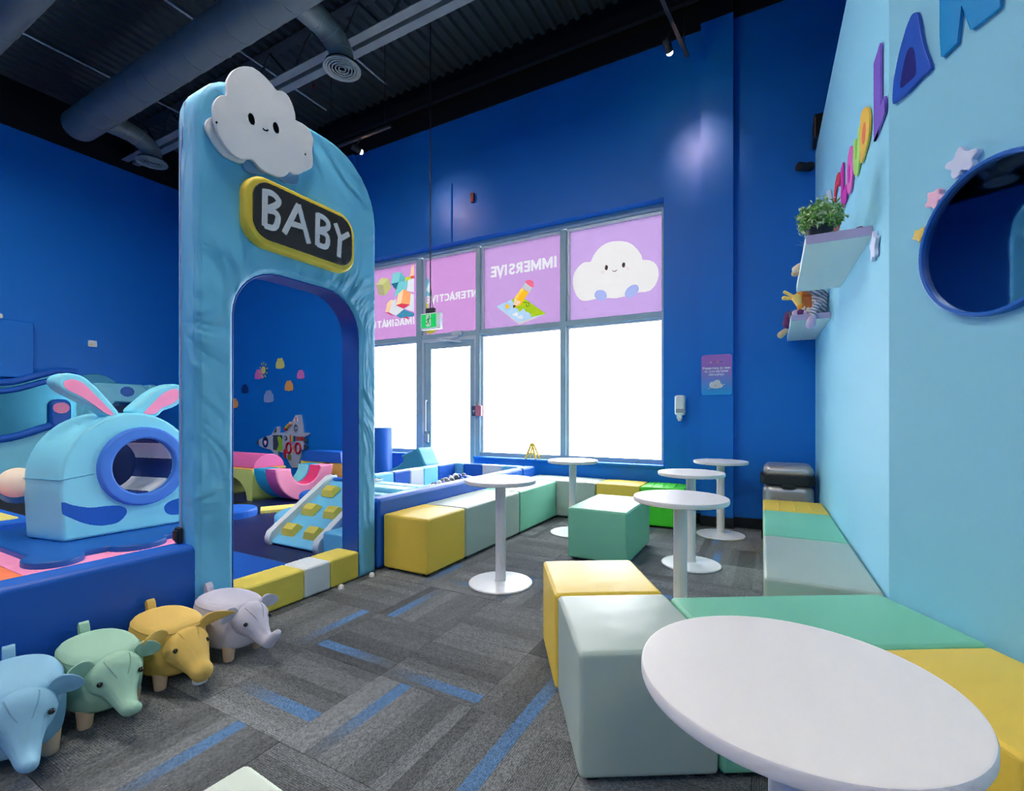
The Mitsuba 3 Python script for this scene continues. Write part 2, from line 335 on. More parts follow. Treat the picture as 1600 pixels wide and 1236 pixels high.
W_PENCIL_WOOD = [(-3.128,2.817),(-3.084,2.784),(-3.033,2.765),(-3.04,2.74),(-3.142,2.687),(-3.154,2.714)]
W_PENCIL_TIP = [(-3.145,2.729),(-3.101,2.709),(-3.154,2.682)]
W_PENCIL_METAL = [(-2.957,3.013),(-2.852,2.934),(-2.9,2.866),(-3.012,2.948)]
W_PENCIL_ERASER = [(-2.957,3.013),(-2.926,3.045),(-2.869,3.031),(-2.83,2.981),(-2.852,2.931)]
W_BOOK = [(-3.424,2.737),(-3.142,2.816),(-2.954,2.781),(-2.65,2.553),(-3.055,2.445)]
W_BOOK_GREEN = [(-3.175,2.801),(-3.142,2.816),(-2.954,2.781),(-2.65,2.553),(-2.872,2.534),(-2.881,2.583),(-2.954,2.616),(-2.983,2.664),(-3.055,2.62),(-3.084,2.675),(-3.142,2.687),(-3.15,2.765)]
W_BOOK_PAGE = [(-3.424,2.737),(-3.069,2.477),(-2.65,2.553),(-3.055,2.441)]
W_BOOK_SUN = [(-3.243,2.718)]
W_BOOK_CLOUDS = [(-3.116,2.594),(-3.04,2.548)]
W_CLOUD = [(-2.031,3.154),(-1.983,3.239),(-1.901,3.318),(-1.793,3.358),(-1.649,3.349),(-1.533,3.306),(-1.444,3.221),(-1.388,3.13),(-1.369,3.075),(-1.295,3.059),(-1.222,3.005),(-1.186,2.913),(-1.198,2.803),(-1.258,2.712),(-1.332,2.684),(-1.425,2.687),(-1.571,2.663),(-1.701,2.65),(-1.833,2.668),(-1.969,2.671),(-2.107,2.663),(-2.192,2.71),(-2.249,2.811),(-2.27,2.922),(-2.249,3.04),(-2.178,3.124),(-2.107,3.16)]
W_CFEET = [(-1.898,2.712),(-1.505,2.712)]
W_CFACE = [(-1.823,3.048),(-1.605,3.048),(-1.746,3.0),(-1.721,2.98),(-1.69,2.999),(-1.87,2.996),(-1.551,2.995)]
W_CUBES = {'olive_top':[(-5.71,3.346),(-5.603,3.444),(-5.439,3.412),(-5.564,3.321)],'olive_l':[(-5.71,3.346),(-5.564,3.321),(-5.517,3.141),(-5.659,3.167)],'olive_r':[(-5.564,3.321),(-5.439,3.412),(-5.384,3.251),(-5.517,3.141)],'teal_t':[(-5.346,3.484),(-5.186,3.477),(-5.224,3.323),(-5.384,3.315)],'teal_r':[(-5.186,3.477),(-5.089,3.385),(-5.097,3.317),(-5.224,3.323)],'teal_b':[(-5.384,3.315),(-5.224,3.323),(-5.285,3.203)],'teal2':[(-5.224,3.323),(-5.03,3.314),(-5.074,3.177),(-5.194,3.157),(-5.315,3.085),(-5.3,3.17)],'lime':[(-5.089,3.379),(-4.993,3.377),(-4.957,3.332),(-5.03,3.308),(-5.089,3.327)],'peach1':[(-4.957,3.554),(-4.91,3.546),(-4.91,3.382),(-5.0,3.381)],'red1':[(-5.0,3.381),(-4.91,3.382),(-4.91,3.337),(-4.978,3.358)],'white1':[(-5.03,3.331),(-4.91,3.337),(-4.91,3.122),(-5.06,3.163)],'orange_l':[(-5.126,3.2),(-5.171,2.976),(-5.285,2.96),(-5.232,3.139)],'orange_r':[(-5.126,3.2),(-4.964,3.112),(-5.0,2.94),(-5.171,2.976)],'orange_b':[(-5.285,2.96),(-5.171,2.976),(-5.0,2.94),(-5.119,2.89)],'white2':[(-4.978,3.108),(-4.91,3.088),(-4.91,2.816),(-5.104,2.888),(-5.0,2.928)],'pale_l':[(-5.384,3.064),(-5.346,3.048),(-5.423,2.87),(-5.509,2.873),(-5.47,3.015)],'white3':[(-5.361,3.038),(-5.277,3.063),(-5.285,2.96),(-5.119,2.884),(-5.134,2.828),(-5.285,2.798),(-5.423,2.858)],'redb':[(-5.509,2.869),(-5.423,2.858),(-5.338,2.803),(-5.361,2.799)],'blue_b':[(-5.277,2.791),(-5.119,2.878),(-4.91,2.794),(-4.91,2.749),(-5.179,2.743)],'redd':[(-5.119,2.746),(-5.06,2.763),(-5.015,2.725),(-5.037,2.716)],'orange2':[(-4.755,3.551),(-4.67,3.454),(-4.705,3.287),(-4.755,3.305)],'teal3':[(-4.726,3.278),(-4.677,3.338),(-4.614,3.263),(-4.586,3.015),(-4.698,3.04)],'white4':[(-4.755,3.271),(-4.726,3.256),(-4.684,3.139),(-4.705,3.03),(-4.755,3.036)],'white5':[(-4.607,3.251),(-4.588,3.171),(-4.593,3.061),(-4.67,3.126)],'lime2':[(-4.755,3.013),(-4.67,2.981),(-4.628,2.887),(-4.656,2.768),(-4.755,2.778)],'olive3':[(-4.705,2.527),(-4.475,2.518),(-4.496,2.47),(-4.614,2.436)]}
W_INTERACTIVE = [(-4.684,3.027),(-3.756,3.026),(-3.756,2.916),(-4.677,2.913)]
W_IMAGINAT = [(-5.699,2.744),(-4.91,2.737),(-4.91,2.624),(-5.691,2.624)]
L_A = [(0.033,2.499),(0.036,2.559),(0.042,2.598),(0.064,2.676),(0.089,2.736),(0.107,2.768),(0.125,2.787),(0.139,2.783),(0.149,2.774),(0.156,2.747),(0.161,2.716),(0.168,2.672),(0.183,2.606),(0.202,2.545),(0.206,2.512),(0.168,2.509),(0.109,2.491),(0.047,2.491)]
L_A_IN = [(0.074,2.539),(0.081,2.582),(0.089,2.611),(0.101,2.645),(0.113,2.66),(0.125,2.658),(0.133,2.646),(0.139,2.619),(0.144,2.571),(0.141,2.535),(0.109,2.529),(0.081,2.527)]
L_N = [(0.246,2.527),(0.255,2.52),(0.309,2.53),(0.325,2.649),(0.355,2.54),(0.364,2.535),(0.452,2.534),(0.455,2.646),(0.241,2.843),(0.241,2.745),(0.241,2.615)]
STAR_WHITE = [(0.329,2.15),(0.346,2.124),(0.382,2.114),(0.384,2.095),(0.369,2.084),(0.373,2.06),(0.358,2.051),(0.332,2.064),(0.324,2.049),(0.303,2.048),(0.291,2.065),(0.293,2.083),(0.27,2.102),(0.276,2.117),(0.301,2.121),(0.312,2.141)]
STAR_PINK = [(0.239,2.044),(0.25,2.035),(0.25,2.02),(0.262,2.006),(0.257,1.996),(0.245,1.996),(0.241,1.976),(0.225,1.974),(0.212,1.989),(0.191,1.994),(0.19,2.005),(0.2,2.016),(0.199,2.041),(0.209,2.044),(0.225,2.038)]
STAR_YELLOW = [(0.184,1.923),(0.187,1.905),(0.196,1.892),(0.182,1.885),(0.165,1.87),(0.154,1.883),(0.133,1.894),(0.142,1.905),(0.144,1.924),(0.158,1.919)]
MIRROR = [(0.189,1.796),(0.263,1.949),(0.38,2.043),(0.526,2.036),(0.199,1.744),(0.312,1.573),(0.401,1.538)]

FS = (5.65 + .15 + .068) / 5.80       # film plane
def _fs(o): return {k: _fs(v) for k, v in o.items()} if isinstance(o, dict) else [(round(x * FS, 4), round(1.2 + (z - 1.2) * FS, 4)) for x, z in o]
for _k in [k for k in list(globals()) if k.startswith('W_')]: globals()[_k] = _fs(globals()[_k])
# ---------------------------------------------------------------- the room
XL, YB, YN, XR = -9.9, 5.65, -3.6, 4.0            # left wall, window wall, wall behind the camera, far right wall
ZT, ZD = 5.47, 6.15                               # top of the blue paint, underside of the roof deck
WX0, WX1, WZ0, WZ1 = -5.95, -1.10, 0.62, 3.71     # the window opening
CW0, CW1 = np.array([0.432, 2.53]), np.array([0.377, 5.66])      # foot of the pale wall with the shelves
E3 = np.array([-0.517, 0.856]); E1 = np.array([0.856, 0.517])    # along and into the wall with the round mirror
struct('floor', bx(XL - .2, XR, YN - .2, YB + .3, -0.2, -0.006), 'm_floor')
struct('wall_left', bx(XL - .15, XL, YN, YB + .25, 0, ZD + .3), 'm_blue')
struct('trim_1', bx(XL, XL + .015, YN, YB, ZT, ZD + .1), 'm_black')
wb = [bx(XL, WX0, YB, YB + .25, 0, ZD + .3), bx(WX1, XR, YB, YB + .25, 0, ZD + .3), bx(WX0, WX1, YB, YB + .25, WZ1, ZD + .3), bx(WX0, -4.75, YB, YB + .25, 0, WZ0), bx(-3.70, WX1, YB, YB + .25, 0, WZ0)]
struct('wall_back', join(*wb), 'm_blue')
struct('trim_2', bx(XL, XR, YB - .015, YB, ZT, ZD + .1), 'm_black')
struct('wall_near', bx(XL, XR, YN - .15, YN, 0, ZD + .3), 'm_blue')
struct('wall_right', bx(XR, XR + .15, YN, YB + .2, 0, ZD + .3), 'm_blue')
struct('baseboard_back', join(bx(-1.0, .36, YB - .02, YB, 0, .11), bx(XL, -6.7, YB - .02, YB, 0, .11)), 'm_base')
# columns standing out of the window wall
struct('wall_column', bx(-0.685, -0.365, YB - .10, YB + .01, 0, ZT), 'm_blue')
struct('trim_3', bx(-0.685, -0.365, YB - .105, YB - .01, ZT, ZD), 'm_black')
struct('baseboard_column', bx(-0.69, -0.36, YB - .115, YB - .09, 0, .11), 'm_base')
struct('wall_pilaster', bx(-6.58, -6.02, YB - .05, YB + .01, 0, ZT), 'm_blue')
struct('trim_4', bx(-6.58, -6.02, YB - .055, YB - .01, ZT, ZD), 'm_black')
# partition: the pale wall with the shelves and the pale wall with the mirror
HP = 3.83
def wallslab(a, b, th, z1):
    d = (b - a) / np.linalg.norm(b - a); n = np.array([d[1], -d[0]])
    P = np.array([a, b, b + n * th, a + n * th])
    p = Polygon(P); return pad(p, 0, z1)
struct('wall_shelf_side', wallslab(CW1, CW0, -.12, HP), 'm_cyan')
LW1 = CW0 - E3 * 4.2
struct('wall_mirror_side', wallslab(CW0, LW1, -.12, HP), 'm_cyan')
# window: frame, mullions, sill, panes, printed film, door
YF = YB + .15; SW = (YF + .065) / (YB + .15)           # frames stand back in the wall
def fr(x0, x1, z0, z1, y0=YF, y1=YF + .10): return bx(x0, x1, y0, y1, z0, z1)
WIN = 'window_1'; labels[WIN] = {'kind': 'structure'}
ML = [(-4.86, -4.755), (-3.76, -3.69), (-2.445, -2.365)]
def on(mesh, name, m, smooth=False): return put(name, mesh, m, smooth, WIN)
on(fr(WX0, WX1, 3.64, WZ1 + .0), 'head_frame', 'm_alu'); on(fr(WX1 - .05, WX1 + .0, WZ0, WZ1), 'jamb_frame', 'm_alu'); on(fr(WX0, WX0 + .06, WZ0, WZ1), 'jamb_frame', 'm_alu')
for a, b in ML: on(fr(a, b, .62 if b < -4.6 or b > -3.6 or True else 0, 3.62, YF - .01, YF + .10), 'mullion', 'm_alu')
on(bx(-4.86, -4.755, YF - .01, YF + .1, 0, .62), 'mullion', 'm_alu'); on(bx(-3.76, -3.69, YF - .01, YF + .1, 0, .62), 'mullion', 'm_alu')
BAYS = [(WX0 + .06, -4.86), (-4.755, -3.76), (-3.69, -2.445), (-2.365, WX1 - .05)]
for a, b in BAYS: on(fr(a, b, 2.36, 2.435), 'transom', 'm_alu')
for i, (a, b) in enumerate(BAYS):
    on(fr(a, b, 3.60, 3.64, YF + .03), 'glazing_bead', 'm_alulight'); on(fr(a, a + .035, 2.435, 3.60, YF + .03), 'glazing_bead', 'm_alulight')
    if i != 1:
        on(fr(a, b, .62, .672), 'sill_frame', 'm_alu'); on(fr(a, a + .035, .672, 2.36, YF + .03), 'glazing_bead', 'm_alulight'); on(fr(a, b, 2.33, 2.36, YF + .03), 'glazing_bead', 'm_alulight')
scene['m_glass'] = {'type': 'thindielectric', 'int_ior': 1.5}
for i, (a, b) in enumerate(BAYS):
    on(bx(a + .01, b - .01, YF + .072, YF + .078, 2.42, 3.62), 'pane', 'm_glass')
    if i != 1: on(bx(a + .01, b - .01, YF + .072, YF + .078, .66, 2.345), 'pane', 'm_glass')
struct('trim_5', rb(-3.70, WX1 + .01, YB - .035, YF + .01, .592, .622, .008), 'm_blue', smooth=35)
struct('trim_6', rb(WX0, -4.75, YB - .035, YF + .01, .592, .622, .008), 'm_blue', smooth=35)
# printed film on the upper panes, one piece per printed colour
def film(key, rgb, t=1.0):
    scene[key] = {'type': 'twosided', 'bsdf': {'type': 'principledthin', 'base_color': {'type': 'rgb', 'value': (np.array(lin(rgb)) * FILM).tolist()}, 'roughness': .6, 'diff_trans': t}}
    scene[key] = scene[key]['bsdf']
    return key
FILM = 0.26
FILMS = {}
def fm(rgb):
    if rgb not in FILMS: FILMS[rgb] = film('m_film_%d' % len(FILMS), rgb)
    return FILMS[rgb]
PURPLE, LILAC, WHITE = (206, 150, 208), (198, 158, 212), (228, 226, 228)
def printed(bay, base, art):
    """art: (name, polygon, colour), later ones on top."""
    a, b = BAYS[bay]; area = sbox(a + .035, 2.435, b, 3.60); left = area; done = []
    top = None
    for name, p, c in reversed(art):
        q = p.intersection(area)
        if top is not None: q = q.difference(top)
        top = p if top is None else top.union(p)
        if not q.is_empty: done.append((name, q, c))
    ground = area.difference(top)
    for name, q, c in [('film', ground, base)] + done[::-1]:
        parts = [g for g in getattr(q, 'geoms', [q]) if g.geom_type == 'Polygon' and g.area > 2e-5]
        if parts: on(frame(join(*[pad(g, 0, .0006) for g in parts]), (0, YF + .068, 0), (1, 0, 0), (0, 0, 1), (0, -1, 0)), name, fm(c))
GLYPH = {'I': [[(.2, 0), (.2, 1)]], 'M': [[(.11, 0), (.11, 1)], [(.11, .95), (.46, .22), (.81, .95)], [(.81, 0), (.81, 1)]], 'E': [[(.1, 0), (.1, 1)], [(.0, .9), (.56, .9)], [(.0, .5), (.5, .5)], [(.0, .1), (.56, .1)]],
         'R': [[(.1, 0), (.1, 1)], [(.1, .88), (.42, .86), (.5, .7), (.42, .52), (.1, .48)], [(.25, .5), (.55, .02)]], 'S': [[(.52, .78), (.4, .9), (.18, .88), (.1, .72), (.2, .56), (.42, .46), (.5, .28), (.4, .1), (.2, .08), (.06, .22)]],
         'V': [[(.02, 1), (.3, .05), (.58, 1)]], 'N': [[(.1, 0), (.1, 1)], [(.1, .95), (.55, .05)], [(.55, 0), (.55, 1)]], 'T': [[(.3, 0), (.3, 1)], [(0, .9), (.6, .9)]], 'A': [[(.02, 0), (.3, .95), (.58, 0)], [(.14, .28), (.46, .28)]],
         'C': [[(.56, .8), (.42, .9), (.22, .86), (.1, .65), (.1, .35), (.22, .12), (.42, .1), (.56, .2)]], 'G': [[(.56, .8), (.42, .9), (.22, .86), (.1, .65), (.1, .35), (.22, .12), (.42, .1), (.52, .18), (.52, .45), (.34, .45)]], 'O': [[(.3, .9), (.12, .7), (.12, .3), (.3, .1), (.48, .3), (.48, .7), (.3, .9)]],
         'L': [[(.1, 1), (.1, 0)], [(.0, .1), (.5, .1)]]}
ADV = {'I': .42, 'M': 1.0}
def word(text, x0, x1, z0, z1, mirrored=True, w=.21):
    """Heavy capitals between x0 and x1, read from outside when mirrored."""
    tot = sum(ADV.get(c, .68) for c in text); s = (x1 - x0) / tot; x = 0; out = []
    for c in text:
        g = unary_union([stroke(q, w) for q in GLYPH[c]])
        g = affinity.scale(g, s, z1 - z0, origin=(0, 0)); out.append(affinity.translate(g, x * s, z0)); x += ADV.get(c, .68)
    return [affinity.translate(affinity.scale(g, -1 if mirrored else 1, 1, origin=(0, 0)), x1 if mirrored else x0, 0) for g in out]
def letters(text, *a): return [('letter', g, WHITE) for g in word(text, *a)]
CU = dict(olive=((196, 196, 128), (168, 160, 112), (182, 182, 110)))
cub = W_CUBES
col = {'olive_top': (206, 204, 140), 'olive_l': (172, 166, 128), 'olive_r': (190, 190, 118), 'teal_t': (132, 204, 206), 'teal_r': (104, 182, 190), 'teal_b': (44, 112, 140), 'teal2': (120, 200, 204), 'lime': (196, 206, 60), 'peach1': (240, 200, 160), 'red1': (222, 90, 80),
       'white1': (226, 226, 230), 'orange_l': (248, 210, 168), 'orange_r': (248, 168, 110), 'orange_b': (214, 70, 90), 'white2': (222, 222, 226), 'pale_l': (248, 206, 160), 'white3': (216, 216, 218), 'redb': (206, 80, 90), 'blue_b': (70, 140, 170), 'redd': (200, 70, 80),
       'orange2': (246, 180, 130), 'teal3': (110, 180, 196), 'white4': (220, 222, 228), 'white5': (222, 226, 230), 'lime2': (200, 206, 70), 'olive3': (166, 164, 60)}
def sq(k): return ('toy_block_print', Polygon(cub[k]).buffer(0), col[k])
L_ = [k for k in cub if k not in ('orange2', 'teal3', 'white4', 'white5', 'lime2', 'olive3')]
printed(0, PURPLE, letters('IMAGINATION', -6.04, -4.945, 2.643, 2.76) + [sq(k) for k in L_])
printed(1, PURPLE, [sq(k) for k in ('orange2', 'teal3', 'white4', 'white5', 'lime2', 'olive3')] + letters('INTERACTIVE', -4.74, -3.73, 2.935, 3.048))
bk = [('book_print', Polygon(W_BOOK), (206, 202, 200)), ('book_print', Polygon(W_BOOK).difference(Polygon(W_BOOK_PAGE).buffer(.004)).buffer(0), (176, 206, 232)), ('hill_print', Polygon(W_BOOK_GREEN).buffer(0), (168, 196, 40)),
      ('sun_print', ell(*W_BOOK_SUN[0], .032), (244, 190, 40))]
bk += [('sun_ray', stroke([(W_BOOK_SUN[0][0] + .042 * math.cos(t), W_BOOK_SUN[0][1] + .042 * math.sin(t)), (W_BOOK_SUN[0][0] + .06 * math.cos(t), W_BOOK_SUN[0][1] + .06 * math.sin(t))], .006), (120, 120, 110)) for t in np.arange(8) * PI / 4]
bk += [('cloud_print', unary_union([ell(x + dx, z + dz, .022, .016) for dx, dz in ((-.022, 0), (.015, .012), (.02, -.012))]), (228, 226, 222)) for x, z in W_BOOK_CLOUDS]
tt = np.linspace(0, 1, 30); sx, sz = W_BOOK_GREEN[8]
curl = [(-3.20, 2.735), (-3.13, 2.765), (-3.06, 2.772), (-2.985, 2.757)] + [(-2.965 + .036 * (1 - .6 * t) * math.cos(2.2 - 6.5 * t), 2.722 + .036 * (1 - .6 * t) * math.sin(2.2 - 6.5 * t)) for t in tt]
bk += [('squiggle_print', stroke(curl, .007), (70, 96, 40)),
       ('pencil_print', Polygon(W_PENCIL_BODY), (244, 184, 40)), ('pencil_print', Polygon([W_PENCIL_BODY[0], np.add(W_PENCIL_BODY[0], np.subtract(W_PENCIL_BODY[1], W_PENCIL_BODY[0]) * .35), np.add(W_PENCIL_BODY[4], np.subtract(W_PENCIL_BODY[2], W_PENCIL_BODY[4]) * .3), W_PENCIL_BODY[4]]), (250, 206, 90)),
       ('pencil_print', Polygon(W_PENCIL_WOOD), (240, 206, 172)), ('pencil_print', Polygon(W_PENCIL_TIP), (52, 46, 44)), ('pencil_print', Polygon(W_PENCIL_METAL), (196, 196, 200)), ('pencil_print', smooth(W_PENCIL_ERASER, 5), (236, 110, 140))]
printed(2, LILAC, letters('IMMERSIVE', -3.574, -2.511, 3.178, 3.332) + bk)
f0 = W_CFACE
cl = [('cloud_print', smooth(W_CLOUD), (232, 228, 224))]
cl += [('cloud_foot_print', ell(*W_CFEET[0], .085, .065, rot=-25), (168, 178, 226)), ('cloud_foot_print', ell(*W_CFEET[1], .095, .068, rot=35), (168, 178, 226))]
cl += [('cloud_eye_print', ell(*f0[i], .02, .032), (72, 56, 56)) for i in (0, 1)] + [('cloud_mouth_print', stroke(f0[2:5], .009), (110, 84, 80))] + [('cloud_cheek_print', ell(*f0[i], .018), (240, 208, 212)) for i in (5, 6)]
printed(3, (200, 166, 220), cl)
# the glazed door in the second bay
DR = 'door_1'; labels[DR] = {'kind': 'structure'}
def dn(name, mesh, m, smooth=False, sub=None): return put((sub + '__' if sub else '') + name, mesh, m, smooth, DR)
dn('door_frame', bx(-4.755, -4.72, YF, YF + .1, 0, 2.36), 'm_alulight'); dn('door_frame', bx(-3.795, -3.76, YF, YF + .1, 0, 2.36), 'm_alulight'); dn('door_frame', bx(-4.72, -3.795, YF, YF + .1, 2.32, 2.36), 'm_alulight')
dn('stile', bx(-4.715, -4.60, YF + .03, YF + .075, .02, 2.315), 'm_alu'); dn('stile', bx(-3.88, -3.80, YF + .03, YF + .075, .02, 2.315), 'm_alu'); dn('rail', bx(-4.60, -3.88, YF + .03, YF + .075, 2.215, 2.315), 'm_alu'); dn('rail', bx(-4.60, -3.88, YF + .03, YF + .075, .02, .27), 'm_alu')
dn('pane', bx(-4.605, -3.875, YF + .05, YF + .056, .26, 2.22), 'm_glass')
hx = -4.66
dn('handle', tube([(hx, YF + .03, 1.42), (hx, YF - .035, 1.42), (hx + .01, YF - .05, 1.40), (hx + .01, YF - .05, .98), (hx, YF - .035, .96), (hx, YF + .03, .96)], .013, 10), 'm_chrome', 40)
dn('lock', rb(-4.705, -4.625, YF - .02, YF + .03, .78, .92, .012), 'm_greyplastic', 40)
dn('door_closer', rb(-4.17, -3.98, YF - .05, YF, 2.375, 2.445, .012), 'm_alulight', 40); dn('closer_arm', tube([(-4.05, YF - .04, 2.365), (-4.39, YF - .10, 2.345)], .012, 8), 'm_alulight', 40); dn('closer_arm', tube([(-4.39, YF - .10, 2.345), (-4.03, YF + .01, 2.285)], .012, 8), 'm_alulight', 40)
pb = thing('call_point', 'grey and pink box with a dark face on the frame right of the door', 'alarm box')
put('housing', rb(-3.74, -3.64, YF - .06, YF - .012, 1.19, 1.34, .01), 'm_redbox', parent=pb); put('face', bx(-3.80, -3.735, YF - .05, YF - .012, 1.19, 1.335), 'm_acr_slate', False, pb); put('hook', rb(-3.74, -3.70, YF - .03, YF - .012, 1.345, 1.39, .005), 'm_greyplastic', parent=pb)
put('print', join(bx(-3.785, -3.75, YF - .052, YF - .0495, 1.26, 1.275), bx(-3.772, -3.762, YF - .052, YF - .0495, 1.235, 1.262)), 'm_letterwhite', False, pb)
struct('ground', bx(-40, 30, YB + .3, 60, -.35, -.2), 'm_offwhite')

# ---------------------------------------------------------------- ceiling: deck, joists, ducts
xs = np.arange(XL - .1, XR + .2, .16); prof = []
for x in xs: prof += [(x, 0), (x + .05, 0), (x + .075, .045), (x + .135, .045), (x + .16, 0)]
prof = [p for i, p in enumerate(prof) if i == 0 or p[0] > prof[i - 1][0] + 1e-6]
P = np.array(prof); n = len(P)
dv = np.vstack([np.c_[P[:, 0], np.full(n, y), P[:, 1] + ZD] for y in (YN - .1, YB + .2)] + [np.c_[P[:, 0], np.full(n, y), np.full(n, ZD + .2)] for y in (YN - .1, YB + .2)])
i = np.arange(n - 1); df = np.vstack([np.c_[i, i + n, i + n + 1], np.c_[i, i + n + 1, i + 1], np.c_[i + 2 * n, i + 3 * n + 1, i + 3 * n], np.c_[i + 2 * n, i + 2 * n + 1, i + 3 * n + 1]])
struct('ceiling', (dv, df), 'm_deck')
def joist(y, z, big=False):
    k = thing('roof_joist', JL[y][0], 'joist'); w = .10 if big else .05; g = .035
    for s in (-1, 1):
        put('bottom_chord', bx(XL + .02, XR, y + (g if s > 0 else -g - w), y + (g + w if s > 0 else -g), z, z + .012), 'm_steel', False, k)
        put('chord_flange', bx(XL + .02, XR, y + s * g - .006, y + s * g + .006, z, z + .10), 'm_steel', False, k)
    put('top_chord', bx(XL + .02, XR, y - .07, y + .07, ZD - .02, ZD), 'm_deck', False, k)
    x = XL + .1; s = 1
    while x < XR - .6:
        a, b = (x, y, z + .05), (x + .42, y, ZD - .02)
        if s < 0: a, b = (x, y, ZD - .02), (x + .42, y, z + .05)
        put('web_bar', tube([a, b], .016, 6), 'm_deck', 40, k); x += .42; s = -s
JL = {4.13: ('black steel roof joist nearest the window wall, its paired grey lower chords lit',), .4: ('dark steel roof joist over the front of the hall',)}
joist(4.13, 5.62, True); joist(.4, 5.75)
one('roof_beam', bx(XL + .02, XR - .02, 5.36, 5.42, 5.62, 5.78), 'm_black', 'faint black beam along the top of the window wall', 'beam', smooth=False)
one('sprinkler', join(tube([(-5.35, 4.3, 5.57), (-5.35, 4.3, 5.61)], .016, 10), ball(.024, (-5.35, 4.3, 5.555))), 'm_red', 'small red sprinkler head under the lit joist', 'sprinkler')
def spiral(x0, x1, y, z, r):
    V = tube([(x0 + .10, y, z), (x1, y, z)], r, 48)
    rib = [tube([(x + .0, y, z), (x + .012, y, z)], r + .005, 48) for x in np.arange(x0 + .7, x1, .42)]
    cap = aim(lathe([(0, 0), (r * .5, .0), (r * .85, .02), (r, .10), (r + .002, .14)], 48), (x0 + .0, y, z), (1, 0, 0))
    return V, rib, cap
d1 = thing('round_duct', 'big round grey ventilation duct with two elbow outlets, above the blue gate', 'duct')
YD, ZDU, RD = 3.17, 5.55, .212
V, ribs, cap = spiral(-9.25, XR - .02, YD, ZDU, RD)
put('pipe', V, 'm_duct', 40, d1); put('end_cap', cap, 'm_duct', 40, d1)
for q in ribs: put('seam_ring', q, 'm_duct', 40, d1)
for xo in (-4.36, -8.62):
    pts = [(xo, YD + .12, ZDU - .02), (xo, YD + .36, ZDU - .02)] + [(xo, YD + .36 + .36 * math.sin(t), ZDU - .02 - .36 * (1 - math.cos(t)) * .62) for t in np.linspace(.2, PI / 2, 5)] + [(xo, YD + .72, 5.25)]
    e = put('elbow', tube(pts, .135, 32), 'm_duct', 25, d1)
    for q in (1, 3, 5): put('elbow_seam', tube([pts[q], np.add(pts[q], np.subtract(pts[q + 1], pts[q]) * .06)], .14, 32), 'm_steel', 40, e.split('__')[0] + '__' + e.split('__')[1])
    gk = put('diffuser', lathe([(.14, .06), (.14, .03), (.2, .0), (.21, 0), (.21, .012), (.15, .07)], 48, (xo, YD + .72, 5.19)), 'm_steel', 40, d1)
    put(gk.split('__')[1] + '__gap_shade_disc', lathe([(0, 0), (.19, 0), (.19, .004), (0, .004)], 32, (xo, YD + .72, 5.235)), 'm_black', 40, d1)  # black disc added to stand for the shade between the cone rings
    for rr in (.03, .065, .10, .135, .165): put(gk.split('__')[1] + '__cone_ring', lathe([(rr, .0), (rr + .014, -.004), (rr + .022, .03), (rr + .018, .03), (rr, .006)], 40, (xo, YD + .72, 5.192)), 'm_steel', 40, d1)
d2 = thing('round_duct', 'second dark round duct crossing the top left corner of the ceiling', 'duct')
put('pipe', tube([(XL + .02, 1.93, 5.6), (XR - .02, 1.93, 5.6)], .17, 40), 'm_duct', 40, d2)
for x in np.arange(-9, 3, 1.4): put('seam_ring', tube([(x, 1.93, 5.6), (x + .012, 1.93, 5.6)], .176, 40), 'm_duct', 40, d2)
for i, (x, lab) in enumerate([(-8.45, 'thin bright conduit under the deck, left of the duct end'), (-6.3, 'thin bright conduit under the deck above the middle of the duct'), (-5.03, 'thin conduit under the deck, above the gate cloud')]):
    one('conduit', tube([(x, 1.5, ZD - .04), (x, 5.3, ZD - .04)], .014, 8), 'm_alulight', lab, 'conduit')
# track lights
def track(a, b, spots, lab):
    k = thing('track_light', lab, 'track light'); a, b = np.array(a, float), np.array(b, float); d = (b - a) / np.linalg.norm(b - a); nn = np.array([-d[1], d[0], 0])
    put('rail', frame(bx(0, np.linalg.norm(b - a), -.018, .018, -.012, .012), a, d, nn, (0, 0, 1)), 'm_darkplastic', False, k)
    for t in (.08, .92):
        p = a + (b - a) * t; put('hanger', tube([p, (p[0], p[1], ZD)], .004, 6), 'm_darkplastic', 40, k)
    for pos, aimat in spots:
        p = np.array(pos, float); q = np.array(aimat, float) - p; q /= np.linalg.norm(q)
        h = put('lamp_head', aim(lathe([(0, -.12), (.03, -.12), (.036, -.1), (.036, .0), (.032, .0), (.030, -.02), (0, -.02)], 24), p, q), 'm_darkplastic', 35, k)
        put('lamp_stem', tube([p - q * .08, (p[0], p[1], a[2] - .01)], .008, 8), 'm_darkplastic', 40, k)
        key = put('bulb', aim(lathe([(0, -.016), (.030, -.016), (.031, .008), (.026, .024), (.014, .032), (0, .034)], 20), p, q), 'm_glow', 40, k); scene[key]['emitter'] = {'type': 'area', 'radiance': {'type': 'rgb', 'value': [60, 34, 14]}}
        scene['beam_%d' % sum(x.startswith('beam') for x in scene)] = {'type': 'spot', 'to_world': T().look_at(origin=(p + q * .04).tolist(), target=(p + q).tolist(), up=[0, 0, 1]), 'intensity': {'type': 'rgb', 'value': SPOT}, 'cutoff_angle': 24.0, 'beam_width': 1.0}
track((-.93, 3.6, 4.86), (-.76, 5.12, 4.86), [((-.86, 4.70, 4.66), (-.70, 5.6, 4.10))], 'black ceiling track with one glowing spotlight, near the blue column')
track((-5.3, 4.46, 4.78), (-4.15, 4.46, 4.78), [((-4.66, 4.46, 4.60), (-4.05, 5.65, 4.20))], 'black ceiling track with one glowing spotlight, behind the right edge of the gate')
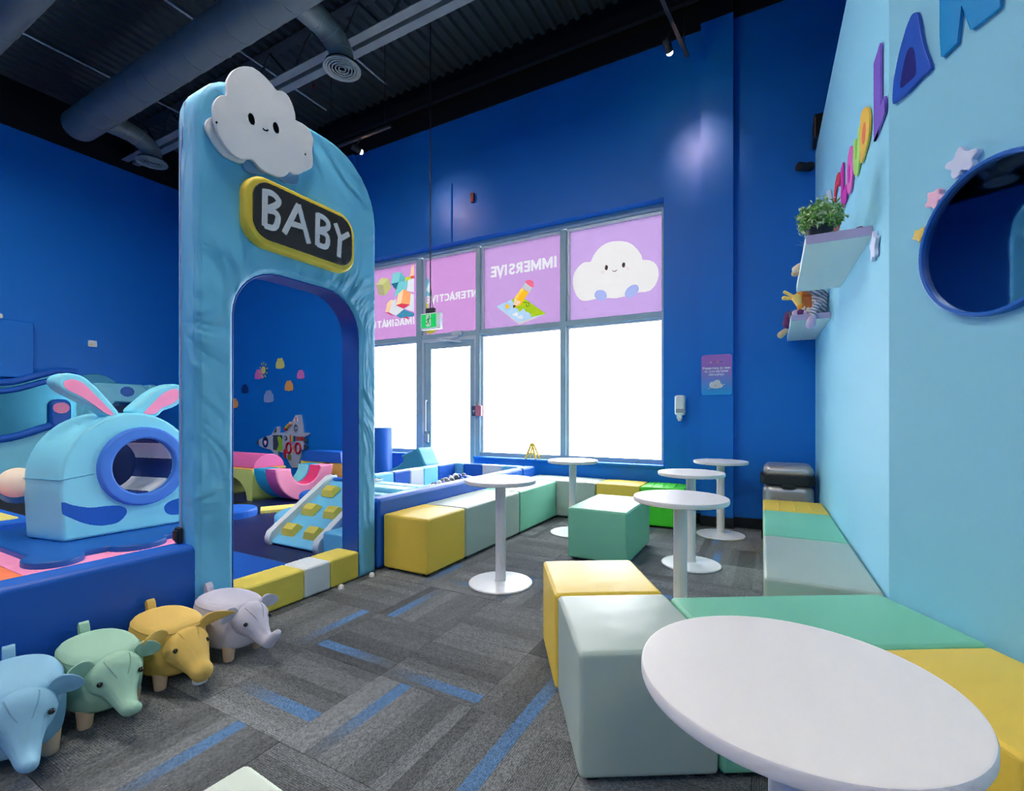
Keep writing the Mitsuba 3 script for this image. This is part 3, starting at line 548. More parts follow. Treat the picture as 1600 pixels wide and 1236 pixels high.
# unseen round pendant lamps, placed out of view to light the hall and seats
def pendant(x, y, z, lab, dim=1.0):
    k = thing('unseen_pendant_lamp', lab, 'lamp'); put('shade', lathe([(0, .10), (.10, .10), (.36, .02), (.37, 0), (.35, 0), (.34, .015), (0, .03)], 40, (x, y, z)), 'm_darkplastic', 35, k)
    e = put('diffuser', lathe([(0, -.004), (.33, .004), (.33, .012), (0, .02)], 40, (x, y, z)), 'm_glow', 40, k); scene[e]['emitter'] = {'type': 'area', 'radiance': {'type': 'rgb', 'value': [q * dim for q in LAMP]}}
    put('cord', tube([(x, y, z + .09), (x, y, ZD)], .006, 6), 'm_darkplastic', 40, k)
for x, y, lab in [(-2.2, 1.5, 'unseen round pendant lamp lighting the sitting corner'), (-.9, -2.4, 'unseen round pendant lamp behind the mirror wall'), (-3.9, 1.2, 'unseen round pendant lamp lighting the front of the play pen'), (-7.0, 1.1, 'unseen round pendant lamp lighting the middle of the play pen'), (-8.4, -1.6, 'unseen round pendant lamp lighting the far left of the hall'), (-4.2, -1.6, 'unseen round pendant lamp near the wall behind')]:
    pendant(x, y, 5.0, lab)
pendant(.75, -1.05, 2.75, 'unseen low hung round pendant lamp lighting the near seat fronts', .42)  # out of view, hung low to light the seat sides facing the camera
# exit sign
ex = thing('exit_sign', 'green running man exit sign hanging on a black cord before the window', 'exit sign')
ey = 4.6
put('housing', rb(-3.795, -3.50, ey, ey + .06, 2.245, 2.445, .008), 'm_plastic', parent=ex)
fk = put('face', bx(-3.778, -3.553, ey - .004, ey + .001, 2.268, 2.428), 'm_exit', False, ex); scene[fk]['emitter'] = {'type': 'area', 'radiance': {'type': 'rgb', 'value': [0.0, .10, .025]}}
put('canopy', rb(-3.72, -3.60, ey + .005, ey + .055, 2.444, 2.505, .006), 'm_darkplastic', parent=ex)
put('cord', tube([(-3.665, ey + .03, 2.5), (-3.665, ey + .03, ZD)], .007, 8), 'm_darkplastic', 40, ex); put('cord', tube([(-3.625, ey + .03, 2.5), (-3.66, ey + .03, 2.75)], .004, 6), 'm_darkplastic', 40, ex)
cx, cz = -3.668, 2.348
def man(s=1): return unary_union([Point(.012, .05).buffer(.0125), stroke([(.008, .034), (-.004, -.008)], .022), stroke([(.006, .03), (.026, .02), (.036, .03)], .009), stroke([(.004, .03), (-.018, .022), (-.028, .004)], .009), stroke([(-.002, -.008), (.018, -.026), (.016, -.055)], .011), stroke([(-.004, -.008), (-.016, -.032), (-.04, -.036)], .011)])
door = sbox(-.036, -.068, .036, .072); mn = man().buffer(.001)
def exf(p, d): return frame(pad(p, 0, d), (cx, ey - .004, cz), (1, 0, 0), (0, 0, 1), (0, -1, 0))
put('doorway_symbol', exf(door.difference(mn), .0012), 'm_exitwhite', False, ex); put('running_man_symbol', exf(mn, .0008), 'm_exit', False, ex)
# ---------------------------------------------------------------- carpet tiles (their stripes are uv: grey level, blueness)
def f_carpet(p, n, uv):
    g = uv.x; ax = g > 2.0; g = dr.select(ax, g - 4.0, g)
    a = dr.select(ax, p.x, p.y); l = dr.select(ax, p.y, p.x)      # across and along the stripes
    loop = noise(a * 330, l * 190, 3.0) * 0.85 + noise(a * 140, l * 60, 9.0) * 0.25 + noise(a * 45, l * 12, 5.0) * 0.12
    row = 0.72 + 0.4 * dr.abs(dr.sin(a * PI / 0.0075))
    v = g * (0.35 + 1.1 * loop) * row
    grey = mi.Color3f(0.056, 0.060, 0.063) * v * 2.6
    blue = mi.Color3f(0.055, 0.118, 0.225) * (0.45 + 0.8 * loop) * row * 1.9
    return grey * (1 - uv.y) + blue * uv.y
mat('m_carpet', proc(f_carpet), 0.95, 0.1)
TS, TX, TY = .51, -1.08, 1.64
KNOWN = {(-2, -1): ('x', 2, 1), (-1, -1): ('y', 2, 1), (-2, 0): ('x', 1, -1), (-1, 0): ('x', .5, 1), (-2, 1): ('y', 1, -1), (-2, -2): ('y', 4, 1), (0, -1): ('y', 3, 0), (0, 0): ('y', 3, -1), (-3, -2): ('x', None, 1), (-3, -1): ('x', None, 1), (-3, 0): ('y', 6, 1)}
tile_keys = 0
for i in range(-5, 4):
    for j in range(-6, 8):
        x0, y0 = TX + i * TS, TY + j * TS
        if x0 + TS < -2.78 and j > 0: continue
        q = np.array([x0 + TS / 2, y0 + TS / 2])
        if (q - CW0) @ E1 > .3 and q[1] < 2.6 or (q[0] > .7): continue
        if y0 > 5.64: continue
        r = np.random.default_rng(1000 + i * 37 + j)
        o, b, fade = KNOWN.get((i, j), ('xy'[r.integers(2)], (int(r.integers(8)) if r.random() < .38 else None), 1 if r.random() < .5 else -1))
        V, F, U = [], [], []; w = TS / 8; z = .0015 * r.random() - .001
        y1 = min(TS, YB - y0)
        lv = .55 + .9 * r.random(8); lv[1:] = .55 * lv[1:] + .45 * lv[:-1]
        strips = [(k * w, (k + 1) * w, lv[k], 0) for k in range(8)]
        if b is not None:
            c = b * w; strips = [(s, min(e, c), g, 0) for s, e, g, _ in strips if s < c - 1e-6] + [(c, c + .062, .9, 1)] + [(max(s, c + .062), e, g, 0) for s, e, g, _ in strips if e > c + .062 + 1e-6]
        for s, e, g, bl in strips:
            for t in range(4):
                l0, l1 = t / 4 * TS, (t + 1) / 4 * TS; k = len(V)
                def fadeat(l):
                    if fade == 0: return bl * .85
                    t = l / TS; t = t if fade > 0 else 1 - t; return bl * min(1, max(0, (t - .12) / .5)) * .9
                for a, l in ((s, l0), (e, l0), (e, l1), (s, l1)):
                    lx, ly = (l, a) if o == 'x' else (a, l)
                    V.append((x0 + min(max(lx, .0008), TS - .0008), y0 + min(max(ly, .0008), y1 - .0008), z)); U.append((g + (4 if o == 'y' else 0), fadeat(l)))
                F += [(k, k + 1, k + 2), (k, k + 2, k + 3)] if o == 'y' else [(k, k + 2, k + 1), (k, k + 3, k + 2)]
        k = len(V); Q = [(x0 + .0008, y0 + .0008), (x0 + TS - .0008, y0 + .0008), (x0 + TS - .0008, y0 + y1 - .0008), (x0 + .0008, y0 + y1 - .0008)]
        for zz in (z, -.006): V += [(*c, zz) for c in Q]; U += [(.6 + (4 if o == 'y' else 0), 0)] * 4
        for m in range(4): a, c = k + m, k + (m + 1) % 4; F += [(a, a + 4, c + 4), (a, c + 4, c)]
        key = 'floor__carpet_tile' + ('_%03d' % tile_keys if tile_keys else ''); tile_keys += 1
        scene[key] = mikit.ply((np.array(V), np.array(F)), 'm_carpet', uv=np.array(U))

# ---------------------------------------------------------------- seats
def seat(c, x0, x1, y0, y1, lab, col_name, fr_=None, h=.445, seams=0, group=None):
    """An upholstered block: body, stitched top seam, four dark feet."""
    k = thing('bench_seat' if max(x1 - x0, y1 - y0) > .62 else 'cube_seat', lab, 'seat', group)
    F = fr_ or (lambda m: m)
    put('body', F(rb(x0, x1, y0, y1, .022, h - .012, .018, 3, puff=.012)), 'm_seat_' + c, 40, k)
    e = .017
    put('piping', F(tube([(x0 + e, y0 + .004, h - .022), (x1 - e, y0 + .004, h - .022), (x1 - .004, y0 + e, h - .022), (x1 - .004, y1 - e, h - .022), (x1 - e, y1 - .004, h - .022), (x0 + e, y1 - .004, h - .022), (x0 + .004, y1 - e, h - .022), (x0 + .004, y0 + e, h - .022), (x0 + e, y0 + .004, h - .022)], .0032, 6, False)), 'm_seat_' + c, 40, k)
    for s in range(seams):
        t = (s + 1) / (seams + 1)
        a = x0 + (x1 - x0) * t; put('quilt_seam', F(tube([(a, y0 + .002, .06), (a, y0 + .002, h - .02), (a, y0 + .02, h - .008), (a, (y0 + y1) / 2, h + .0015), (a, y1 - .02, h - .008)], .0042, 6)), 'm_seat_' + c, 40, k)
    for x in (x0 + .05, x1 - .05):
        for y in (y0 + .05, y1 - .05): put('foot', F(bx(x - .018, x + .018, y - .018, y + .018, 0, .024)), 'm_darkplastic', False, k)
    return k
seat('yellow', -2.655, -2.222, 2.77, 3.268, 'yellow cube seat at the near end of the row along the ball pit', 'y')
seat('grey', -2.655, -2.222, 3.276, 4.228, 'grey green bench seat along the ball pit, between the yellow cube and the mint block', 'g')
seat('mint', -2.655, -2.222, 4.236, 5.152, 'mint green bench seat at the far end of the row along the ball pit', 'm')
seat('grey', -2.66, -1.757, 5.165, 5.605, 'grey green bench seat under the window, in the corner by the ball pit', 'g')
seat('yellow', -1.75, -1.262, 5.18, 5.605, 'yellow cube seat under the window', 'y')
seat('lime', -1.25, -.80, 5.18, 5.605, 'bright lime green quilted cube seat under the window', 'l', seams=3)
seat('mint', -1.50, -1.0, 3.71, 4.50, 'mint green bench seat standing free in the middle of the floor', 'm')
cw = (CW1 - CW0) / np.linalg.norm(CW1 - CW0)
FC = lambda m: frame(m, (CW0[0], CW0[1], 0), (cw[1], -cw[0], 0), (cw[0], cw[1], 0))
seat('grey', -.467, -.008, .03, .945, 'grey bench seat along the pale wall, below the shelves, nearest its corner', 'g', FC)
seat('mint', -.467, -.008, .953, 1.865, 'mint bench seat along the pale wall, between the grey bench and the yellow cube', 'm', FC)
seat('yellow', -.467, -.008, 1.873, 2.42, 'yellow quilted cube seat along the pale wall, before the steel bin', 'y', FC, seams=3)
FN = lambda m: frame(m, (0, 0, 0), (E1[0], E1[1], 0), (E3[0], E3[1], 0))
seat('grey', .283, .745, 1.525, 2.025, 'grey green cube seat in front, beside the big round table', 'g', FN)
seat('yellow', .272, .742, 2.033, 2.51, 'yellow cube seat behind the front grey cube', 'y', FN)
seat('mint', .752, 1.672, 1.525, 1.985, 'mint bench seat in the corner behind the big round table', 'm', FN)
seat('yellow', 1.19, 1.655, 1.02, 1.515, 'yellow cube seat at the right edge, behind the big round table', 'y', FN)
seat('grey', 1.19, 1.655, .50, 1.01, 'grey cube seat under the right edge of the big round table', 'g', FN)
PSD = 86.0; PX, PY = -.541 * E1 + 1.078 * E3
seat('pale', -.23, .23, -.23, .23, 'pale cube seat of which one corner shows at the bottom edge', 'p', lambda m: turn(m, PSD, (PX - .225 * 2 ** .5 * math.cos(math.radians(PSD + 45)), PY - .225 * 2 ** .5 * math.sin(math.radians(PSD + 45)), 0)))
# ---------------------------------------------------------------- round tables
def table(x, y, lab):
    k = thing('cafe_table', lab, 'table', None)
    put('tabletop', lathe([(0, .717), (.246, .717), (.252, .720), (.2545, .726), (.2545, .739), (.2525, .744), (.249, .7455), (0, .7455)], 96, (x, y, 0)), 'm_white', 35, k)
    put('column', lathe([(0, .016), (.037, .016), (.037, .714), (0, .714)], 40, (x, y, 0)), 'm_white', 35, k)
    put('top_plate', lathe([(0, .706), (.10, .706), (.10, .7168), (0, .7168)], 32, (x, y, 0)), 'm_white', 35, k)
    put('base', lathe([(0, 0), (.222, 0), (.2275, .004), (.2275, .010), (.222, .0145), (.05, .024), (.042, .028), (.040, .034), (0, .034)], 80, (x, y, 0)), 'm_whitebase', 35, k)
table(.03, .966, 'big white round table in the foreground')
table(-1.705, 2.95, 'white round table before the yellow and grey seats of the ball pit row')
table(-1.79, 4.57, 'white round table near the window corner, behind the free mint bench')
table(-.453, 2.794, 'white round table behind the front yellow and grey cubes, its base hidden')
table(-.575, 4.05, 'white round table between the nearest of the middle tables and the farthest one')
table(-.456, 5.19, 'farthest white round table, close to the blue column')

# ---------------------------------------------------------------- gate of the play pen
XG = -2.666
def gp(m, w=0.0): return frame(m, (XG + w, 0, 0), (0, 1, 0), (0, 0, 1), (1, 0, 0))
g = thing('padded_gate', 'tall sky blue padded gate with an arched opening into the play pen', 'gate')
t = np.linspace(0, PI / 2, 9)
def archpoly(y0, y1, z1, r, rl=None):
    rl = rl or r
    return [(y0, 0)] + [(y0 + rl - rl * math.cos(a), z1 - rl + rl * math.sin(a)) for a in t] + [(y1 - r + r * math.sin(a), z1 - r + r * math.cos(a)) for a in t] + [(y1, 0)]
OUT, IN = archpoly(1.405, 2.712, 3.10, .46, .30), archpoly(1.612, 2.552, 2.07, .30)
GA = Polygon(OUT[::-1] + []).difference(Polygon([(y, z - .01) if z == 0 else (y, z) for y, z in IN])).segmentize(.06)
put('padding', gp(pad(GA, -.19, 0, .035, True, 4)), 'm_gate', 50, g)
lin_out = Polygon(archpoly(1.606, 2.558, 2.076, .306)); lin_in = Polygon(archpoly(1.620, 2.544, 2.062, .292))
LI = lin_out.difference(affinity.translate(lin_in, 0, -.0).union(sbox(1.62, -.1, 2.544, .1)))
put('opening_lining', gp(pad(LI.segmentize(.08), -.186, -.022, .004, True)), 'm_pad_navy2', 40, g, label='dark blue lining of the opening')
put('zip', tube([(XG - .13, 1.399, .52), (XG - .132, 1.397, 2.6), (XG - .13, 1.42, 2.9)], .004, 6), 'm_lilac', 40, g)
put('latch', join(rb(XG - .155, XG - .105, 1.375, 1.40, .515, .60, .01), rb(XG - .15, XG - .11, 1.365, 1.378, .53, .585, .006)), 'm_darkplastic', 35, g)
th = thing('threshold_pad', 'yellow and white padded sill across the gate opening', 'padded sill')
for y0, y1, c in ((1.624, 2.075, 'yellow'), (2.079, 2.285, 'white'), (2.289, 2.54, 'yellow')): put('segment', rb(XG - .225, XG - .004, y0, y1, .006, .198, .014, 3, puff=.006), 'm_pad_' + c, 40, th)
for y in (2.33, 2.62): one('door_stop', lathe([(0, .03), (.012, .027), (.02, .016), (.022, 0), (0, 0)][::-1], 24, (XG + .045, y, 0)), 'm_white', 'small white dome on the floor ' + ('before the yellow sill' if y < 2.5 else 'at the right foot of the gate'), 'door stop')
s = thing('baby_sign', 'black sign reading BABY in a yellow padded frame on the gate', 'sign')
SG = smooth(affinity.translate(rrect(1.638, 2.452, 2.19, 2.603, .14, 10), 0, 0).exterior.coords[:-1], 1)
put('padded_frame', gp(pad(SG.segmentize(.05), .002, .052, .022, False, 5)), 'm_gateyellow', 50, s)
put('panel', gp(pad(rrect(1.685, 2.415, 2.235, 2.570, .105, 10).segmentize(.05), .05, .060, .004)), 'm_signblack', 40, s)
off = {0: 0, 1: 0, 2: 0, 3: 1, 4: 1, 5: 1, 6: 2, 7: 2, 8: 2, 9: 3, 10: 3, 11: 3}
for L in range(4):
    u = unary_union([stroke(smoothline(BABY[i]) if i in (1, 2, 7, 8) else BABY[i], .031) for i in off if off[i] == L]).buffer(.002)
    put('letter', gp(pad(u, .060, .0625)), 'm_letterwhite', False, s)
c = thing('cloud_board', 'white smiling cloud board on the top of the gate', 'cloud board')
put('arm', gp(pad(smooth(CLOUD_ARM_L, 5), .006, .02, .004)), 'm_offwhite', 40, c); put('arm', gp(pad(smooth(CLOUD_ARM_R, 5), .006, .02, .004)), 'm_offwhite', 40, c)
for q in (CLOUD_FOOT_L, CLOUD_FOOT_R): put('foot', gp(pad(smooth(q, 5), .004, .016, .003)), 'm_acr_greyblue', 40, c, 'grey blue foot of the cloud')
put('body', gp(pad(smooth(CLOUD_FRONT, 4), .026, .044, .003)), 'm_offwhite', 40, c)
for q in CLOUD_EYES: put('eye', gp(pad(ell(*q, .019, .031, rot=10), .044, .0455)), 'm_eye', False, c)
put('mouth', gp(pad(stroke(CLOUD_MOUTH, .007), .044, .0455)), 'm_eye', False, c)
for q in CLOUD_SCREWS: put('screw', aim(lathe([(0, 0), (.006, 0), (.006, .003), (0, .004)], 12), (XG + .044, *q), (1, 0, 0)), 'm_darkplastic', 35, c)
# ---------------------------------------------------------------- low padded wall, mats, pen floor
W0 = np.array([-2.682, 1.432]); WD = np.array([0.0, -1.0]); WN = np.array([-1.0, 0.0])
FW2 = lambda m: frame(m, (W0[0], W0[1], 0), (WD[0], WD[1], 0), (WN[0], WN[1], 0))
lw = thing('low_pad_wall', 'low royal blue padded wall behind the row of animal stools', 'padded wall')
put('padding', FW2(rb(0, 3.4, 0, .165, .004, .512, .03, 4)), 'm_pad_lowwall', 40, lw); put('top_seam', FW2(tube([(.03, .004, .487), (3.37, .004, .487)], .0035, 6)), 'm_pad_navy', 40, lw)
def flat(name, poly, z0, z1, m, lab, cat, r=.012): return one(name, pad(poly.segmentize(.1), z0, z1, r), m, lab, cat)
pen = Polygon([(-2.83, 2.50), (-2.83, 5.60), (-9.85, 5.60), (-9.85, 2.50)])
flat('floor_mat', pen, -.004, .012, 'm_pad_midnight', 'dark navy vinyl mat covering the far half of the play pen', 'mat')
flat('floor_mat', sbox(-4.2, 1.62, -2.89, 2.492), -.004, .018, 'm_pad_royal', 'royal blue floor mat just inside the gate', 'mat')
for x0 in (-5.9, -5.05):
    pass
flat('foam_tile', sbox(-5.3, 1.362, -4.24, 2.492), -.004, .018, 'm_pad_pink', 'pink foam floor tile in front of the paw shaped bunny mat', 'foam tile', .004)
flat('foam_tile', sbox(-6.36, 1.362, -5.304, 2.492), -.004, .018, 'm_pad_pink', 'pink foam floor tile under the left part of the bunny mat', 'foam tile', .004)
flat('foam_tile', sbox(-7.6, 1.362, -6.364, 2.492), -.004, .018, 'm_pad_pink', 'pink foam floor tile at the left edge, under the yellow and blue mat', 'foam tile', .004)
flat('foam_tile', sbox(-5.3, .30, -4.24, 1.358), -.004, .018, 'm_pad_orange', 'orange foam floor tile beyond the low blue wall', 'foam tile', .004)
flat('foam_tile', sbox(-6.36, .30, -5.304, 1.358), -.004, .018, 'm_pad_orange', 'orange foam floor tile at the left edge of the picture', 'foam tile', .004)
bm = Polygon([(-6.66, 1.50), (-5.06, 1.50), (-5.06, 3.05), (-6.66, 3.05)]).buffer(-.05).buffer(.05)
paw = unary_union([bm, ell(-5.09, 1.60, .23, .185), ell(-5.07, 2.17, .21, .22), ell(-5.10, 2.78, .21, .22)])
flat('bunny_mat', paw.segmentize(.06), .0185, .072, 'm_pad_matblue', 'dark blue mat with rounded toes under the bunny tunnel', 'mat', .022)
k = thing('play_mat', 'blue rounded mat with a yellow top, at the left edge of the pen', 'mat')
put('base', pad(rrect(-8.3, -6.72, 1.1, 2.0, .12).segmentize(.1), .02, .13, .035, False, 4), 'm_pad_bright', 45, k); put('top', pad(rrect(-8.2, -6.86, 1.2, 1.90, .06), .13, .136), 'm_pad_lemon', 40, k)
# ---------------------------------------------------------------- bunny tunnel
XBN = -5.475
b = thing('bunny_tunnel', 'light blue padded bunny shaped crawl tunnel with pink ears', 'play tunnel')
def bp(m, w=0.0): return frame(m, (XBN + w, 0, 0), (0.115, .9934, 0), (0, 0, 1), (.9934, -.115, 0))
C0 = .0
yc, sc = 2.325, 1.0
tt2 = np.linspace(0, PI, 33)
body = [(1.795, .10), (1.775, .55)] + [(yc - .545 * math.cos(a), .62 + .605 * math.sin(a)) for a in tt2] + [(2.875, .55), (2.855, .10), (2.84, .075), (1.81, .075)]
def bf(p): return affinity.translate(p, 0, 0)
HC, HZ = 2.39, .700
hole = ell(HC, HZ, .262, .272, 48)
BO = Polygon(body).difference(hole).segmentize(.06)
def bq(m, w=0.0): return frame(m, (XBN + w, 2.3, 0), (.06, .998, 0), (0, 0, 1), (.98, .19, 0))
SH = lambda p: affinity.translate(p, -2.3, 0)
put('shell', bq(pad(SH(BO), -.52, 0, .03, True, 4)), 'm_pad_aqua', 40, b)
ring = ell(HC, HZ, .365, .385, 56).difference(hole)
put('ring', bq(pad(SH(ring), -.002, .05, .022, False, 4)), 'm_pad_ring', 40, b, 'blue ring around the round opening')
n0 = 8
for i in range(n0):
    a0, a1 = 2 * PI * i / n0 + .2, 2 * PI * (i + 1) / n0 + .2; a = np.linspace(a0, a1, 9)
    seg = Polygon([(HC + .262 * math.cos(x), HZ + .272 * math.sin(x)) for x in a] + [(HC + .25 * math.cos(x), HZ + .26 * math.sin(x)) for x in a[::-1]])
    put('lining_panel', bq(pad(SH(seg), -.515, -.01)), 'm_pad_' + ('navy' if i % 2 else 'white'), 40, b)
for q, w0 in ((EAR_L, -.20), (EAR_R, -.20)): put('ear', bq(pad(SH(smooth(q, 5)), w0, w0 + .15, .03, True, 4)), 'm_pad_aqua', 40, b)
for q in (EAR_L_IN, EAR_R_IN): put('ear_lining', bq(pad(SH(smooth(q, 5)), -.05, -.046, .002)), 'm_pad_pink', 40, b, 'pink inside of the ear')
for q in (FOOT_L, [(y + .02, z) for y, z in FOOT_R]): put('cheek_patch', bq(pad(SH(smooth(q, 4).intersection(Polygon(body).buffer(-.004))), -.001, .0035, .002)), 'm_pad_royal', 40, b, 'royal blue patch')
put('waist_seam', bq(join(tube([(1.777 - 2.3, .625, .001), (HC - .38 - 2.3, .66, .001)], .004, 6), tube([(1.774 - 2.3, .625, 0), (1.774 - 2.3, .625, -.51)], .004, 6))), 'm_pad_teal', 40, b)
put('tail', aim(lathe([(0, .19), (.06, .185), (.11, .16), (.135, .12), (.14, .09), (0, .09)][::-1], 32), (-6.17, 1.69, .55), (.85, -.25, .32)), 'm_pad_cream', 45, b, 'cream tail cushion'); put('tail_stem', aim(lathe([(0, -.14), (.13, -.14), (.145, -.12), (.145, .085), (.14, .1), (0, .1)], 32), (-6.17, 1.69, .55), (.85, -.25, .32)), 'm_pad_teal', 40, b)
# ---------------------------------------------------------------- wave mirror on the left wall and the frame beside it
def lp(m, w=0.0): return frame(m, (XL + w, 0, 0), (0, 1, 0), (0, 0, 1), (1, 0, 0))
wv = thing('wave_mirror', 'wavy mirror in a blue padded frame, in the light blue board on the left wall', 'mirror')
ys = np.linspace(1.5, 3.36, 40)
top = lambda y: 1.785 + .115 * math.sin((y - 2.85) * 3.9)
low = lambda y: .97 + .115 * math.sin((y - 2.87) * 3.6) if y < 3.3 else 1.08
topc = [(y, top(y)) for y in ys]; lowc = [(y, low(y)) for y in ys]
put('board', lp(pad(Polygon([(1.3, .02), (3.5, .02), (3.5, 1.3), *topc[::-1], (1.3, topc[0][1])]).buffer(0), .01, .10, .02)), 'm_pad_aqua', 40, wv)
put('mirror_sheet', lp(pad(Polygon([(y, z - .06) for y, z in topc] + [(y, z + .03) for y, z in lowc[::-1]]).buffer(0), .10, .106)), 'm_wavemirror', False, wv)
for w, cc in ((.05, topc), (.04, [(y, z - .125) for y, z in topc]), (.055, lowc)): put('padded_edge', tube([(XL + .13, y, z) for y, z in cc], w, 14), 'm_pad_royal', 40, wv)
put('post_pad', lp(pad(rrect(3.03, 3.27, 1.0, 1.45, .10).segmentize(.05), .10, .2, .03, False, 4)), 'm_pad_royal', 40, wv); put('dot', lp(pad(ell(3.145, 1.315, .10, .085), .2, .204)), 'm_pad_pink', False, wv, 'pink dot')
wa = thing('wall_arch_pad', 'light blue padded arch with a dark blue dot, behind the bunny ears', 'padded arch')
A1 = Polygon([(3.45, .02), (3.45, 1.60), (3.55, 1.73), (4.18, 1.73), (4.28, 1.62), (4.28, .02), (4.2, .02), (4.2, 1.33), (4.12, 1.42), (3.8, 1.42), (3.72, 1.33), (3.72, .02)])
put('arch', lp(pad(A1.segmentize(.1), .02, .32, .03, True)), 'm_pad_aqua', 40, wa); put('back_panel', lp(pad(sbox(3.72, .02, 4.2, 1.36), .02, .06)), 'm_pad_navy', 40, wa); put('dot', lp(pad(ell(3.96, 1.60, .10, .085), .32, .324)), 'm_acr_rim', False, wa); put('side_post', lp(pad(rrect(4.30, 4.42, .02, 1.74, .04), .02, .28, .02)), 'm_pad_aqua', 40, wa)
put('back_hump', lp(pad(Polygon([(3.3, 1.3)] + [(3.3 + .33 * (1 - math.cos(a)), 1.62 + .265 * math.sin(a)) for a in np.linspace(0, PI, 20)] + [(3.96, 1.3)]), .005, .05, .01)), 'm_pad_teal', 40, wa)
one('wall_cabinet', rb(XL + .001, XL + .10, 1.2, 2.86, 1.76, 2.60, .01), 'm_blue', 'blue box on the left wall with a white device on it', 'cabinet')
dv_ = thing('router', 'small white device on top of the blue box at the left edge', 'device'); put('housing', rb(XL + .01, XL + .09, 2.42, 2.54, 2.602, 2.68, .02), 'm_plastic', parent=dv_); put('antenna', tube([(XL + .05, 2.44, 2.66), (XL + .05, 2.44, 2.74)], .006, 8), 'm_plastic', 40, dv_)
tp = thing('thermostat', 'small white thermostat on the left blue wall', 'thermostat'); put('plate', lp(pad(rrect(3.545, 3.66, 2.335, 2.44, .012), .001, .022, .006)), 'm_plastic', 40, tp); put('display', lp(pad(sbox(3.555, 2.355, 3.60, 2.385), .022, .0235)), 'm_acr_staryellow', False, tp)
# ---------------------------------------------------------------- climbing block with ramp, stairs and round steps
c = thing('climbing_ramp', 'soft climbing ramp with yellow holds between white side rolls, seen through the gate', 'climbing block')
RX0, RX1, RY0, RY1, RZ = -4.035, -3.45, 2.79, 3.47, .52
def side(poly, x0, x1): return frame(pad(Polygon(poly), x0, x1, .006), (0, 0, 0), (0, 1, 0), (0, 0, 1), (1, 0, 0))
put('wedge', side([(RY0, .012), (3.545, .012), (3.545, RZ), (RY1 + .02, RZ), (RY0, .05)], RX0, RX1), 'm_pad_sky', 40, c)
for x in (RX0 - .035, RX1 + .03):
    put('side_roll', side([(RY0 - .025, .012), (RY0 + .09, .012), (RY1 + .10, RZ - .03), (RY1 + .06, RZ + .055), (RY1 - .02, RZ + .05), (RY0 - .01, .13), (RY0 - .03, .08)], x - .035, x + .035), 'm_pad_white', 40, c, 'white side roll')
sl = math.atan2(RZ - .05, RY1 - RY0)
es = np.array([0, math.cos(sl), math.sin(sl)]); en = np.array([0, -math.sin(sl), math.cos(sl)])
hold = trimesh.convex.convex_hull(np.array([(-.085, -.065, 0), (.085, -.065, 0), (.085, .065, 0), (-.085, .065, 0), (-.065, -.03, .055), (.065, -.03, .055), (.065, .045, .055), (-.065, .045, .055)]))
for row, (d, a, b2) in enumerate(((.14, -.17, .13), (.40, -.17, .13), (.66, -.15, .14))):
    for x in (a, b2):
        o = np.array([(RX0 + RX1) / 2 + x, RY0, .05]) + es * d
        put('hold', frame((hold.vertices, hold.faces), o, (1, 0, 0), es, en), 'm_pad_hold', False, c, 'yellow hold')
put('platform_pad', rb(RX0 - .0, RX1 - .0, 3.47, 3.545, RZ, RZ + .03, .014), 'm_pad_royal', 40, c)
for i, (y0, z1, m_) in enumerate(((2.80, .205, 'sky'), (3.02, .365, 'navy2'), (3.25, .52, 'sky'))): put('stair', rb(-3.375, -2.86, y0, y0 + .24 if i < 2 else 3.15, .012, z1, .018) if i < 2 else rb(-3.375, -2.86, 3.03, 3.16, .36, .52, .018), 'm_pad_' + m_, 40, c)
for r, z, m_ in ((.56, .20, 'sky'), (.33, .40, 'royal')):
    a = np.linspace(PI / 2, 1.5 * PI, 24); P_ = Polygon([(-4.08 + r * math.cos(x), 3.52 + r * math.sin(x)) for x in a])
    put('round_step', pad(P_, .012, z, .03, False, 4), 'm_pad_' + m_, 40, c)
# ---------------------------------------------------------------- rockers, blocks and mats beyond
def yzx(poly, x0, x1, r=.015): return frame(pad(poly.segmentize(.06), x0, x1, r, True), (0, 0, 0), (0, 1, 0), (0, 0, 1), (1, 0, 0))
def halfring(yc, zc, R, r, n=28):
    a = np.linspace(PI, 2 * PI, n); return Polygon([(yc + R * math.cos(x), zc + R * math.sin(x)) for x in a] + [(yc + r * math.cos(x), zc + r * math.sin(x)) for x in a[::-1]])
hr = halfring(4.49, .476, .462, .242)
k = thing('half_round_rocker', 'pink U shaped foam rocker with its shaded outer side coloured magenta, in front of the turquoise one', 'foam rocker'); put('body', yzx(hr, -5.98, -5.74), 'm_pad_pink', 40, k)
put('rim', yzx(halfring(4.49, .476, .4635, .447), -5.97, -5.76, .002), 'm_pad_magenta', 40, k); put('inner_face', yzx(halfring(4.49, .476, .245, .233), -5.97, -5.76, .002), 'm_pad_hot', 40, k)  # rim: shade of the outer surface put into a magenta layer
k = thing('half_round_rocker', 'turquoise U shaped foam rocker right behind the pink one', 'foam rocker'); put('body', yzx(hr, -6.23, -5.985), 'm_pad_turq', 40, k); put('inner_face', yzx(halfring(4.49, .476, .245, .233), -6.22, -6.0, .002), 'm_pad_aqua', 40, k)
ab = thing('arch_block', 'lime yellow foam block with an arched cutout, below the pink half roll', 'foam block')
AB = Polygon([(-7.65, .012), (-7.65, .44), (-6.30, .44), (-6.30, .012), (-6.42, .012)] + [(-6.82 + .40 * math.cos(x), .012 + .31 * math.sin(x)) for x in np.linspace(0, PI, 20)] + [(-7.22, .012)]).buffer(0)
